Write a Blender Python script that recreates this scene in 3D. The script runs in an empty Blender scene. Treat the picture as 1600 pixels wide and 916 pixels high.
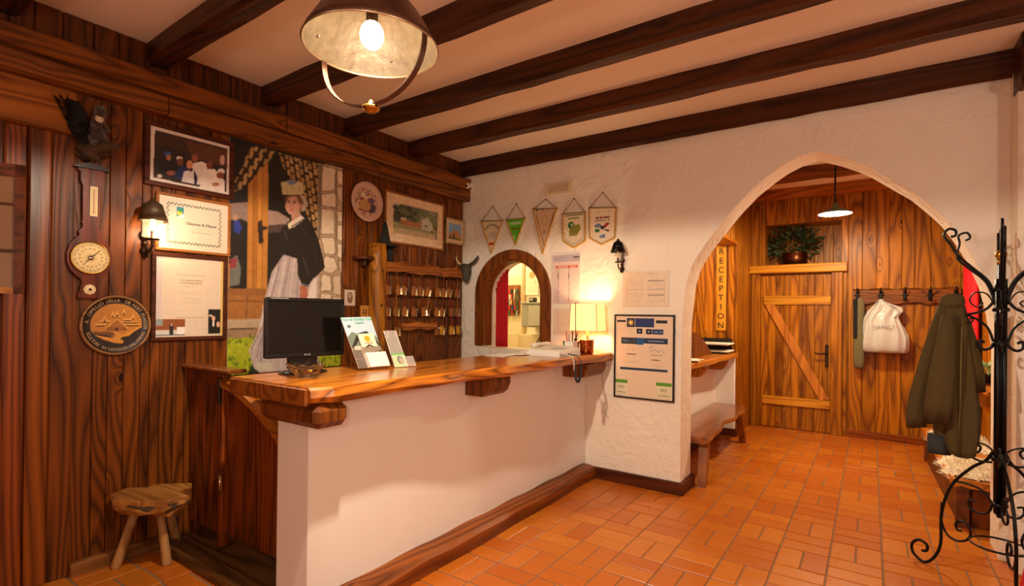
import bpy, math, random
import numpy as np
from mathutils import Vector, Matrix
random.seed(7)
rnd = random.Random(11)
PI = math.pi
SC = bpy.context.scene
COL = SC.collection
# ------------------------------------------------------------------ camera
HD, PT, RL, FPX, CU, CV, EYE = math.radians(34.707), math.radians(.265), math.radians(.623), 809.2, 800., 486.2, 1.5
fw = Vector((-math.sin(HD)*math.cos(PT), math.cos(HD)*math.cos(PT), math.sin(PT)))
r0 = Vector((math.cos(HD), math.sin(HD), 0)); u0 = r0.cross(fw)
rt = r0*math.cos(RL) + u0*math.sin(RL); up = u0*math.cos(RL) - r0*math.sin(RL)
cam = bpy.data.cameras.new('camera'); camo = bpy.data.objects.new('camera', cam); COL.objects.link(camo)
camo.matrix_world = Matrix(((rt.x, up.x, -fw.x, 0), (rt.y, up.y, -fw.y, 0), (rt.z, up.z, -fw.z, EYE), (0, 0, 0, 1)))
cam.sensor_fit = 'HORIZONTAL'; cam.sensor_width = 36; cam.lens = FPX/1600*36; cam.shift_y = (CV-458)/1600; cam.clip_start = .02
SC.camera = camo
# ------------------------------------------------------------------ exposure, world, lamps
VS = SC.view_settings; VS.view_transform = 'Standard'; VS.look = 'None'; VS.gamma = 1; VS.use_curve_mapping = False
SC.display_settings.display_device = 'sRGB'
VS.exposure = 0.08
W = bpy.data.worlds.new('world'); SC.world = W; W.use_nodes = True
W.node_tree.nodes['Background'].inputs[0].default_value = (1, .55, .28, 1); W.node_tree.nodes['Background'].inputs[1].default_value = .05
WARM = (1, .68, .38); WARM2 = (1, .845, .645)
def lamp(name, loc, power, col=WARM, r=.04):
    l = bpy.data.lights.new(name, 'POINT'); l.energy = power; l.color = col; l.shadow_soft_size = r
    o = bpy.data.objects.new(name, l); o.location = loc; COL.objects.link(o); return o
def area(name, loc, power, size, target, col=WARM):
    l = bpy.data.lights.new(name, 'AREA'); l.energy = power; l.color = col; l.shape = 'DISK'; l.size = size
    o = bpy.data.objects.new(name, l); o.location = loc
    o.rotation_euler = (Vector(target)-Vector(loc)).to_track_quat('-Z', 'Y').to_euler(); COL.objects.link(o); return o
# unseen fill lights behind the camera, standing in for the room's other lamps
lamp('room_fill_light', (0.6, -0.9, 1.9), 56, (1, .88, .76), .12)
lamp('room_fill_light', (-1.9, -1.6, 2.0), 13, (1, .88, .76), .12)
lamp('room_fill_light', (1.7, 1.0, 1.9), 48, (1, .88, .74), .12)
# the lamps in the picture; annex fill and office lights are unseen
sp = bpy.data.lights.new('farm_lamp_beam', 'SPOT'); sp.energy = 215; sp.color = WARM2; sp.shadow_soft_size = .03; sp.spot_size = math.radians(176); sp.spot_blend = .1
spo = bpy.data.objects.new('farm_lamp_beam', sp); spo.location = (-1.56, 1.30, 2.486); COL.objects.link(spo)   # reflector bulb: shines down
lamp('farm_lamp_light', (-1.56, 1.30, 2.484), 5, WARM2, .03)
lamp('pendant_light', (-.305, 6.2, 2.568), 180, (1, .80, .52), .05)
lamp('annex_fill_light', (.25, 5.5, 2.2), 13, (1, .80, .52), .10)  # added to brighten the annex ceiling; no lamp is seen here
lamp('wall_sconce_light', (-3.55, 1.345, 1.97), 6.5, (1, .72, .42), .03)
lamp('table_lamp_light', (-2.00, 4.15, 1.50), 12, (1, .72, .42), .04)
lamp('office_light', (-4.6, 5.4, 2.7), 60, (1, .80, .55), .15)
lamp('office_light', (-2.2, 5.8, 2.5), 22, (1, .70, .4), .1)
# ------------------------------------------------------------------ pixel of the 1600x916 photograph -> point on a real plane
def ray(u, v): return fw + rt*((u-CU)/FPX) + up*(-(v-CV)/FPX)
def onX(u, v, X): r = ray(u, v); t = X/r.x; return (r.y*t, EYE+r.z*t)
def onY(u, v, Y): r = ray(u, v); t = Y/r.y; return (r.x*t, EYE+r.z*t)
def onZ(u, v, Z): r = ray(u, v); t = (Z-EYE)/r.z; return (r.x*t, r.y*t)
# ------------------------------------------------------------------ materials
def lin(c):
    if isinstance(c, str): c = tuple(int(c[i:i+2], 16)/255 for i in (0, 2, 4))
    return tuple(((x/12.92) if x <= .04045 else ((x+.055)/1.055)**2.4) for x in c)
MC = {}
class NT:
    def __init__(s, name):
        s.m = bpy.data.materials.new(name); s.m.use_nodes = True; s.t = s.m.node_tree; s.b = s.t.nodes['Principled BSDF']
    def n(s, ty, ins=None, **kw):
        x = s.t.nodes.new(ty)
        for k, v in kw.items(): setattr(x, k, v)
        if ins:
            for k, v in ins.items():
                if isinstance(v, bpy.types.NodeSocket): s.t.links.new(v, x.inputs[k])
                else: x.inputs[k].default_value = v
        return x
    def math(s, op, a, b=None, c=None, clamp=False):
        x = s.n('ShaderNodeMath', operation=op, use_clamp=clamp)
        for i, v in enumerate((a, b, c)):
            if v is None: continue
            if isinstance(v, bpy.types.NodeSocket): s.t.links.new(v, x.inputs[i])
            else: x.inputs[i].default_value = v
        return x.outputs[0]
    def mix(s, f, a, b, mode='MIX'):
        x = s.n('ShaderNodeMix', data_type='RGBA', blend_type=mode)
        for i, v in ((0, f), (6, a), (7, b)):
            if isinstance(v, bpy.types.NodeSocket): s.t.links.new(v, x.inputs[i])
            else: x.inputs[i].default_value = v if i == 0 else (*v[:3], 1)
        return x.outputs[2]
    def set(s, **kw):
        for k, v in kw.items():
            k = k.replace('_', ' ')
            if isinstance(v, bpy.types.NodeSocket): s.t.links.new(v, s.b.inputs[k])
            else: s.b.inputs[k].default_value = v if not (isinstance(v, tuple) and len(v) == 3) else (*v, 1)
    def bump(s, h, strength=.3, dist=.01):
        x = s.n('ShaderNodeBump', {'Height': h, 'Strength': strength, 'Distance': dist}); s.t.links.new(x.outputs[0], s.b.inputs['Normal'])
def wood(name, light, dark, axis=2, scale=5., rings=16, rough=.42, knots=.35, bump=.25, vary=.35, gloss=.24, coat=0., con=1.3, stretch=.075):
    if name in MC: return MC[name]
    t = NT(name); light = lin(light); dark = lin(dark)
    tc = t.n('ShaderNodeTexCoord').outputs['Object']; oi = t.n('ShaderNodeObjectInfo').outputs['Random']
    off = t.n('ShaderNodeCombineXYZ', {0: t.math('MULTIPLY', oi, 37.), 1: t.math('MULTIPLY', oi, 91.), 2: t.math('MULTIPLY', oi, 53.)}).outputs[0]
    s = [1, 1, 1]; s[axis] = stretch
    mp = t.n('ShaderNodeMapping', {'Vector': tc, 'Scale': tuple(s)}).outputs[0]
    v = t.n('ShaderNodeVectorMath', {0: mp, 1: off}, operation='ADD').outputs[0]
    n1 = t.n('ShaderNodeTexNoise', {'Vector': v, 'Scale': scale, 'Detail': 1.5, 'Roughness': .35}).outputs[0]
    # knots: sparse voronoi in less stretched space pulls the rings round it
    s2 = [1, 1, 1]; s2[axis] = .45
    mp2 = t.n('ShaderNodeMapping', {'Vector': tc, 'Scale': tuple(s2)}).outputs[0]
    v2 = t.n('ShaderNodeVectorMath', {0: mp2, 1: off}, operation='ADD').outputs[0]
    vo = t.n('ShaderNodeTexVoronoi', {'Vector': v2, 'Scale': 4.2}).outputs['Distance']
    kn = t.n('ShaderNodeMapRange', {0: vo, 1: .0, 2: .28, 3: 1., 4: 0.}).outputs[0]
    kn = t.math('POWER', kn, 2.2)
    rg = t.math('MULTIPLY_ADD', n1, float(rings), t.math('MULTIPLY', kn, 3.0*knots))
    rg = t.math('PINGPONG', rg, .5); rg = t.math('MULTIPLY', rg, 2.)
    rg = t.math('POWER', rg, .62)
    s3 = [1, 1, 1]; s3[axis] = .02
    mp3 = t.n('ShaderNodeMapping', {'Vector': v, 'Scale': (1, 1, 1)}).outputs[0]
    mp4 = t.n('ShaderNodeMapping', {'Vector': tc, 'Scale': tuple(s3)}).outputs[0]
    v4 = t.n('ShaderNodeVectorMath', {0: mp4, 1: off}, operation='ADD').outputs[0]
    fine = t.n('ShaderNodeTexNoise', {'Vector': v4, 'Scale': 120., 'Detail': 3., 'Roughness': .6}).outputs[0]
    big = t.n('ShaderNodeTexNoise', {'Vector': v2, 'Scale': 1.6, 'Detail': 2.}).outputs[0]
    f = t.math('MULTIPLY_ADD', rg, .56, t.math('MULTIPLY', fine, .38))
    f = t.math('MULTIPLY_ADD', big, .25, f); f = t.math('MULTIPLY_ADD', f, con, .56-.56*con-.14, clamp=True)
    c = t.mix(f, dark, light)
    kd = t.math('GREATER_THAN', kn, .62); kd = t.math('MULTIPLY', kd, min(1, knots*1.6), clamp=True)
    c = t.mix(kd, c, tuple(x*.35 for x in dark))
    br = t.math('MULTIPLY_ADD', oi, vary, 1-vary*.5)
    c = t.n('ShaderNodeVectorMath', {0: c, 'Scale': br}, operation='SCALE').outputs[0]
    t.set(Base_Color=c, Roughness=t.math('MULTIPLY_ADD', fine, .15, rough-.07))
    t.b.inputs['Specular IOR Level'].default_value = gloss
    if coat: t.b.inputs['Coat Weight'].default_value = coat; t.b.inputs['Coat Roughness'].default_value = .18
    if bump: t.bump(t.math('ADD', f, t.math('MULTIPLY', fine, .4)), bump, .004)
    MC[name] = t.m; return t.m
def plaster(name, col, scale=9., strength=.5, dist=.012, rough=.9):
    if name in MC: return MC[name]
    t = NT(name); tc = t.n('ShaderNodeTexCoord').outputs['Object']; c = lin(col)
    a = t.n('ShaderNodeTexNoise', {'Vector': tc, 'Scale': scale, 'Detail': 5., 'Roughness': .55, 'Distortion': 1.6}).outputs[0]
    b = t.n('ShaderNodeTexNoise', {'Vector': tc, 'Scale': 1.3, 'Detail': 3.}).outputs[0]
    cc = t.mix(t.math('MULTIPLY', b, .35), c, tuple(x*.86 for x in c))
    t.set(Base_Color=cc, Roughness=rough); t.bump(a, strength, dist); MC[name] = t.m; return t.m
def plain(name, col, rough=.5, metal=0., noise=.15, nscale=30., bump=0., coat=0., emit=None, es=0., trans=0., ior=1.45, alpha=1., sheen=0.):
    if name in MC: return MC[name]
    t = NT(name); c = lin(col)
    if noise:
        tc = t.n('ShaderNodeTexCoord').outputs['Object']
        a = t.n('ShaderNodeTexNoise', {'Vector': tc, 'Scale': nscale, 'Detail': 4.}).outputs[0]
        cc = t.mix(a, tuple(x*(1-noise) for x in c), tuple(min(1, x*(1+noise)) for x in c)); t.set(Base_Color=cc)
        if bump: t.bump(a, bump, .004)
    else: t.set(Base_Color=c)
    t.set(Roughness=rough, Metallic=metal)
    if coat: t.set(Coat_Weight=coat)
    if sheen: t.set(Sheen_Weight=sheen)
    if trans: t.set(Transmission_Weight=trans, IOR=ior)
    if alpha < 1: t.set(Alpha=alpha)
    if emit: t.set(Emission_Color=lin(emit), Emission_Strength=es)
    MC[name] = t.m; return t.m
def printmat(name='printed_paper', rough=.45):
    if name in MC: return MC[name]
    t = NT(name); a = t.n('ShaderNodeVertexColor', layer_name='print').outputs[0]
    t.set(Base_Color=a, Roughness=rough); MC[name] = t.m; return t.m
def tilemat():
    t = NT('terracotta'); tc = t.n('ShaderNodeTexCoord').outputs['Object']; oi = t.n('ShaderNodeObjectInfo')
    # colour by place so shared meshes and the joined far tiles vary alike
    geo = t.n('ShaderNodeNewGeometry').outputs['Position']
    isl = t.n('ShaderNodeNewGeometry').outputs['Random Per Island']
    r = t.math('FRACT', t.math('ADD', oi.outputs['Random'], isl))
    a = t.n('ShaderNodeTexNoise', {'Vector': geo, 'Scale': 9., 'Detail': 5., 'Roughness': .6}).outputs[0]
    b = t.n('ShaderNodeTexNoise', {'Vector': geo, 'Scale': 1.1, 'Detail': 2.}).outputs[0]
    c = t.mix(r, lin('b4540c'), lin('d07a20')); c = t.mix(t.math('MULTIPLY', a, .5), c, lin('a44a10'))
    c = t.mix(t.math('MULTIPLY', b, .3), c, lin('dc8a2c'))
    t.set(Base_Color=c, Roughness=t.math('MULTIPLY_ADD', a, .3, .17)); t.b.inputs['Specular IOR Level'].default_value = .5
    t.bump(a, .25, .004); return t.m
M = dict(
 wall=wood('stained_pine_boards', '7e400e', '2c1204', 2, 3.8, 17, .38, 1.3, con=1.45, vary=.35, stretch=.12),
 crown=wood('stained_pine_planks', '784010', '2c1204', 1, 5., 12, .42, .5),
 frieze=wood('dark_pine_boards', '6a340e', '281004', 2, 6., 12, .45, .4),
 beam=wood('dark_beam', '54290f', '1a0b04', 0, 5., 9, .40, .35, .5),
 gate=wood('red_brown_boards', '8a4012', '341405', 2, 5., 12, .38, .4, con=1.4),
 far=wood('honey_pine_boards', 'c27814', '642e04', 2, 3.8, 12, .36, .9, con=1.4, vary=.4, stretch=.12),
 farh=wood('honey_pine_rail', 'e09c28', '98520c', 0, 6., 8, .36, .45),
 fary=wood('honey_pine_side', 'c87c1c', '884006', 1, 6., 8, .4, .4),
 top=wood('varnished_countertop', 'd07a20', '582404', 1, 5.5, 13, .24, .6, .12, .1, .5, .4, 1.6),
 topx=wood('varnished_slab', 'a0581c', '4e2008', 1, 4.5, 9, .3, .4, .15, .1, .5, .3),
 plinth=wood('plinth_wood', '9c5420', '481e08', 1, 5., 9, .4, .4, .25, .1),
 base=wood('dark_baseboard', '662c10', '301206', 0, 5., 8, .45, .2, .2, .1),
 basey=wood('worn_baseboard', '96602c', '4a260c', 1, 5., 8, .5, .3, .3, .1),
 log=wood('pale_log', 'b87418', '5e2e06', 2, 5., 9, .45, .9, .2, .1, con=1.5),
 stool=wood('raw_stool_wood', 'b47a3a', '6a3c16', 0, 6., 9, .6, .3, .4, .1),
 stoolleg=wood('peeled_branch', 'c09058', '7e522a', 2, 8., 5, .55, .5, .3, .1),
 frame=wood('frame_wood', '5d2c18', '2c120a', 1, 9., 6, .35, .1, .1, .1),
 frame2=wood('pale_frame_wood', 'a8672f', '7a4520', 1, 9., 6, .4, .1, .1, .1),
 archw=wood('arch_frame_wood', '8a4a18', '421e08', 2, 6., 8, .38, .4, .2, .1),
 white=plaster('lime_plaster', 'f4e6d4', 5.5, .7, .03),
 counterw=plaster('smooth_white_paint', 'f0e8e0', 4., .12, .006, .7),
 ceil=plaster('ceiling_paint', 'f2e2d0', 2., .08, .006),
 cream=plaster('cream_office_paint', 'f4e8c4', 3., .1, .005),
 grout=plaster('grey_grout', '8a7058', 60., .4, .003),
 tile=tilemat(),
 print=printmat(), glossprint=printmat('glossy_print', .2),
 iron=plain('wrought_iron', '120f0d', .38, .6, .3, 60, .2),
 darkiron=plain('dark_bronze_metal', '3c2a1c', .42, .8, .3, 50, .3),
 brass=plain('brass', 'b98838', .3, 1.), chrome=plain('chrome', 'd8d4cc', .15, 1., 0),
 copper=plain('copper', 'b8683a', .25, 1., .2, 20), black=plain('black_plastic', '0d0c0c', .28, 0, 0), screen=plain('dark_screen', '050505', .16, 0, 0),
 paper=plain('white_paper', 'efe6d8', .7, 0, .04), whitep=plain('white_plastic', 'e6ddd0', .4, 0, .03), grey=plain('grey_metal_paint', '9d9a86', .5, 0, .06),
 red=plain('red_cloth', 'c00810', .85, 0, .12, 60, .1), pink=plain('red_curtain_cloth', 'e8141e', .8, 0, .1, 60, .1),
 olive=plain('olive_cloth', '4c3c18', .95, 0, .3, 90, .4), navy=plain('dark_lining', '2a2c2c', .8, 0, .15),
 moss=plain('grey_green_cloth', '6a6040', .9, 0, .2, 60, .3), fur=plain('sheep_wool', 'f0e2c8', .95, 0, .12, 40, .5),
 squir=plain('squirrel_fur', '3a2416', .9, 0, .5, 120, .8, sheen=.4), tail=plain('dark_tail_fur', '140d0a', .95, 0, .5, 150, .8), belly=plain('pale_fur', 'cdb392', .9, 0, .2, 100, .5),
 bark=plain('bark', '4a3420', .95, 0, .6, 50, 1.), leaf=plain('green_leaf', '4f7a34', .5, 0, .35, 20), darkleaf=plain('dark_green_leaf', '2b3a1a', .5, 0, .35, 20), paleleaf=plain('pale_green_leaf', '9cc48a', .5, 0, .25, 20),
 pot=plain('dark_pot', '241812', .5, 0, .1), leather=plain('tan_leather', '9a5a24', .55, 0, .25, 40, .2), leather2=plain('red_leather', '7a2418', .55, 0, .25, 40, .2), yellowl=plain('yellow_leather', 'c88a22', .55, 0, .2, 40),
 glass=plain('clear_glass', 'ffffff', .03, 0, 0, trans=1.), bag=plain('thin_white_plastic', 'ddd6d0', .3, 0, .06, 14, .3, alpha=.72),
 shade_in=plain('hammered_shade_inside', '6a5c48', .45, .2, .45, 26, .9), shade_out=plain('dark_copper_shade', '6a4a3a', .4, .8, .3, 20, .2),
 bulb=plain('lit_bulb', 'fff0d0', .5, 0, 0, emit='ffe0b0', es=45), bulb2=plain('lit_flame_bulb', 'fff0d0', .5, 0, 0, emit='ffd08a', es=22),
 lampshade=plain('lit_parchment_shade', 'f0cc90', .8, 0, .1, 20, emit='ffc878', es=1.3),
 horn=plain('horn', 'b89c70', .45, 0, .4, 30), skull=plain('grey_green_patina', '38382a', .7, 0, .3, 30, .3),
 ivory=plain('barometer_dial_paper', 'ead2a0', .4, 0, .08), mahog=wood('mahogany', '7a3418', '3a140a', 2, 9., 5, .3, .1, .1, .1), ebony=plain('black_lacquer', '1a0e0a', .25, 0, .2),
 cord=plain('brown_cord', '8a6a3c', .8), fringe=plain('gold_fringe', 'c8942c', .6, 0, .35, 200, .6), tan=plain('tan_cloth', 'd8bc90', .8),
 pen_red=plain('red_plastic', 'b42018', .35, 0, 0), pen_blue=plain('blue_plastic', '2848a0', .35, 0, 0), green=plain('green_plastic', '2c9a3c', .4, 0, 0), yellow=plain('yellow_plastic', 'e8c020', .4, 0, 0),
 ink=plain('black_ink', '1a1410', .6, 0, 0), redink=plain('red_ink', 'b03828', .6, 0, 0), greenink=plain('green_ink', '2a9a5a', .6, 0, 0), silverink=plain('silver_ink', 'b8b4ac', .4, .3, 0), palewood=plain('carved_pale_letters', 'b49264', .6, 0, .1), whiteink=plain('white_ink', 'e8e0d8', .5, 0, 0), blueink=plain('blue_ink', '26487a', .6, 0, 0),
)
# ------------------------------------------------------------------ mesh helpers
class MB:
    def __init__(s): s.v = []; s.f = []; s.sm = []
    def add(s, vs, fs, smooth=False):
        k = len(s.v); s.v += [tuple(p) for p in vs]; s.f += [tuple(i+k for i in f) for f in fs]; s.sm += [smooth]*len(fs); return s
    def box(s, x0, x1, y0, y1, z0, z1):
        if x0 > x1: x0, x1 = x1, x0
        if y0 > y1: y0, y1 = y1, y0
        if z0 > z1: z0, z1 = z1, z0
        vs = [(x, y, z) for x in (x0, x1) for y in (y0, y1) for z in (z0, z1)]
        return s.add(vs, [(0, 1, 3, 2), (4, 6, 7, 5), (0, 4, 5, 1), (2, 3, 7, 6), (0, 2, 6, 4), (1, 5, 7, 3)])
    def cbox(s, x0, x1, y0, y1, z0, z1, b=.004):
        if x0 > x1: x0, x1 = x1, x0
        if y0 > y1: y0, y1 = y1, y0
        if z0 > z1: z0, z1 = z1, z0
        lo = (x0, y0, z0); hi = (x1, y1, z1); b = min(b, (x1-x0)*.45, (y1-y0)*.45, (z1-z0)*.45)
        vs = []; idx = {}
        for c in [(i, j, k) for i in (0, 1) for j in (0, 1) for k in (0, 1)]:
            for a in range(3):   # vertex lying on the face normal to axis a
                p = []
                for q in range(3):
                    e = lo[q] if c[q] == 0 else hi[q]
                    p.append(e if q == a else e + (b if c[q] == 0 else -b))
                idx[(c, a)] = len(vs); vs.append(tuple(p))
        fs = []
        def orient(f):
            P = [Vector(vs[i]) for i in f]; n = (P[1]-P[0]).cross(P[2]-P[0]); ctr = sum(P, Vector())/len(P) - Vector([(lo[q]+hi[q])/2 for q in range(3)])
            return tuple(f) if n.dot(ctr) > 0 else tuple(reversed(f))
        for a in range(3):
            o = [q for q in range(3) if q != a]
            for sd in (0, 1):
                cs = []
                for (p, q) in ((0, 0), (1, 0), (1, 1), (0, 1)):
                    c = [0, 0, 0]; c[a] = sd; c[o[0]] = p; c[o[1]] = q; cs.append(idx[(tuple(c), a)])
                fs.append(orient(cs))
            for (p, q) in ((0, 0), (1, 0), (1, 1), (0, 1)):    # edges parallel to a
                c0 = [0, 0, 0]; c0[o[0]] = p; c0[o[1]] = q; c1 = list(c0); c1[a] = 1
                c0, c1 = tuple(c0), tuple(c1)
                fs.append(orient([idx[(c0, o[0])], idx[(c1, o[0])], idx[(c1, o[1])], idx[(c0, o[1])]]))
        for c in [(i, j, k) for i in (0, 1) for j in (0, 1) for k in (0, 1)]: fs.append(orient([idx[(c, 0)], idx[(c, 1)], idx[(c, 2)]]))
        return s.add(vs, fs)
    def prism(s, pts, fn, lo, hi, smooth=False):
        """pts 2-D outline; fn(a,b,c)->xyz; extruded c from lo to hi"""
        n = len(pts); vs = [fn(a, b, lo) for a, b in pts] + [fn(a, b, hi) for a, b in pts]
        fs = [tuple(range(n))[::-1], tuple(range(n, 2*n))] + [(i, (i+1) % n, n+(i+1) % n, n+i) for i in range(n)]
        return s.add(vs, fs, smooth)
    def rings(s, rs, close=True, cap=True, smooth=True):
        n = len(rs[0]); vs = [p for r in rs for p in r]; fs = []
        for i in range(len(rs)-1):
            for j in range(n if close else n-1):
                k = (j+1) % n; fs.append((i*n+j, i*n+k, (i+1)*n+k, (i+1)*n+j))
        s.add(vs, fs, smooth)
        if cap: 
            k = len(s.v)-len(vs); s.f += [tuple(k+j for j in range(n))[::-1], tuple(k+(len(rs)-1)*n+j for j in range(n))]; s.sm += [False, False]
        return s
    def tube(s, path, r, seg=8, cap=True, flat=None):
        P = [Vector(p) for p in path]; n = len(P); R = r if isinstance(r, (list, tuple)) else [r]*n
        T = [(P[min(i+1, n-1)]-P[max(i-1, 0)]).normalized() for i in range(n)]
        a = Vector((0, 0, 1)) if abs(T[0].z) < .9 else Vector((1, 0, 0))
        N = (a - T[0]*a.dot(T[0])).normalized(); rs = []
        for i in range(n):
            N = (N - T[i]*N.dot(T[i])); N = N.normalized() if N.length > 1e-6 else T[i].orthogonal().normalized(); B = T[i].cross(N)
            rs.append([P[i] + (N*math.cos(t)+B*math.sin(t)*(flat or 1))*R[i] for t in [2*PI*k/seg for k in range(seg)]])
        return s.rings(rs, cap=cap)
    def lathe(s, prof, c=(0, 0, 0), seg=24, ax=(0, 0, 1), cap=False, sx=1, sy=1):
        q = Vector((0, 0, 1)).rotation_difference(Vector(ax)); c = Vector(c)
        rs = [[c + q @ Vector((r*math.cos(2*PI*k/seg)*sx, r*math.sin(2*PI*k/seg)*sy, z)) for k in range(seg)] for r, z in prof]
        return s.rings(rs, cap=cap)
    def ball(s, c, r, seg=14, n=8, sc=(1, 1, 1)):
        rs = [[(c[0]+r*sc[0]*math.sin(a)*math.cos(2*PI*k/seg), c[1]+r*sc[1]*math.sin(a)*math.sin(2*PI*k/seg), c[2]-r*sc[2]*math.cos(a)) for k in range(seg)] for a in [max(.02, min(PI-.02, PI*i/n)) for i in range(n+1)]]
        return s.rings(rs)
    def build(s, name, mat, parent=None, loc=None, kind=None):
        org = Vector(parent['_o']) if parent is not None and '_o' in parent else Vector((0, 0, 0))
        if loc is not None: org = Vector(loc)
        me = bpy.data.meshes.new(name); me.from_pydata([tuple(Vector(p)-org) for p in s.v], [], s.f)
        me.polygons.foreach_set('use_smooth', s.sm); me.update()
        me.materials.append(mat)
        o = bpy.data.objects.new(name, me); COL.objects.link(o)
        if parent is not None:
            o.parent = parent
            if loc is not None: o.location = org - Vector(parent['_o'])
        elif loc is not None: o.location = org
        o['_o'] = tuple(org)
        if kind: o['kind'] = kind
        return o
def shade_angle(o, deg=35):
    pass
def thing(name, loc, label, cat, group=None):
    o = bpy.data.objects.new(name, None); COL.objects.link(o); o.location = loc; o.empty_display_size = .05; o['_o'] = tuple(loc)
    return tag(o, label, cat, group)
def tag(o, label, cat, group=None):
    o['label'] = label; o['category'] = cat
    if group: o['group'] = group
    return o
def struct(name, mb, mat):
    return mb.build(name, mat, kind='structure')
def copy_tree(o, parent=None):
    c = o.copy(); COL.objects.link(c); c.parent = parent
    for ch in list(o.children): copy_tree(ch, c)
    return c
BC = {}
def board(parent, name, x0, x1, y0, y1, z0, z1, mat, b=.004):
    """a chamfered board; equal sizes share one mesh"""
    k = (name, round(x1-x0, 3), round(y1-y0, 3), round(z1-z0, 3), mat.name, b); c = Vector(((x0+x1)/2, (y0+y1)/2, (z0+z1)/2))
    if k not in BC:
        w, d, h = (x1-x0)/2, (y1-y0)/2, (z1-z0)/2
        m = MB().cbox(-w, w, -d, d, -h, h, b); me = bpy.data.meshes.new(name); me.from_pydata(m.v, [], m.f); me.materials.append(mat); BC[k] = me
    o = bpy.data.objects.new(name, BC[k]); COL.objects.link(o)
    if parent is not None: o.parent = parent; o.location = c-Vector(parent['_o'])
    else: o.location = c
    o['_o'] = tuple(c); return o
def skin(name, nodes, edges, mat, parent=None, sub=2, root=0):
    """one continuous body grown over a skeleton"""
    org = Vector(parent['_o']) if parent is not None and '_o' in parent else Vector((0, 0, 0))
    me = bpy.data.meshes.new(name); me.from_pydata([tuple(Vector(p[:3])-org) for p in nodes], edges, []); me.materials.append(mat)
    o = bpy.data.objects.new(name, me); COL.objects.link(o)
    if parent is not None: o.parent = parent
    md = o.modifiers.new('skin', 'SKIN'); md.use_smooth_shade = True
    for i, p in enumerate(nodes):
        r = p[3]; me.skin_vertices[0].data[i].radius = (r, r) if not isinstance(r, tuple) else r
        me.skin_vertices[0].data[i].use_root = (i == root)
    s = o.modifiers.new('smooth', 'SUBSURF'); s.levels = sub; s.render_levels = sub
    o['_o'] = tuple(org); return o
def text(s, size, loc, xd, yd, mat, parent, name='lettering', align='CENTER', ext=.0006, sx=1.):
    cu = bpy.data.curves.new('t', 'FONT'); cu.body = s; cu.size = size; cu.align_x = align; cu.align_y = 'CENTER'; cu.extrude = ext
    cu.resolution_u = 3
    to = bpy.data.objects.new('t', cu); COL.objects.link(to); dg = bpy.context.evaluated_depsgraph_get(); dg.update()
    me = bpy.data.meshes.new_from_object(to.evaluated_get(dg)); bpy.data.objects.remove(to); bpy.data.curves.remove(cu)
    me.materials.clear(); me.materials.append(mat); me.name = name
    xd = Vector(xd).normalized(); yd = Vector(yd).normalized(); zd = xd.cross(yd)
    mt = Matrix(((xd.x*sx, yd.x, zd.x, loc[0]), (xd.y*sx, yd.y, zd.y, loc[1]), (xd.z*sx, yd.z, zd.z, loc[2]), (0, 0, 0, 1)))
    me.transform(Matrix.Translation(-Vector(parent['_o'])) @ mt)
    o = bpy.data.objects.new(name, me); COL.objects.link(o); o.parent = parent; o['_o'] = parent['_o']; return o
def join_meshes(obs, name):
    """merge text pieces that form one line of lettering into a single object"""
    vs, fs = [], []
    for o in obs:
        k = len(vs); vs += [tuple(v.co) for v in o.data.vertices]; fs += [tuple(i+k for i in p.vertices) for p in o.data.polygons]
    me = bpy.data.meshes.new(name); me.from_pydata(vs, [], fs); me.materials.append(obs[0].data.materials[0])
    r = bpy.data.objects.new(name, me); COL.objects.link(r); r.parent = obs[0].parent; r['_o'] = obs[0]['_o']
    for o in obs: bpy.data.objects.remove(o)
    return r
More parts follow.
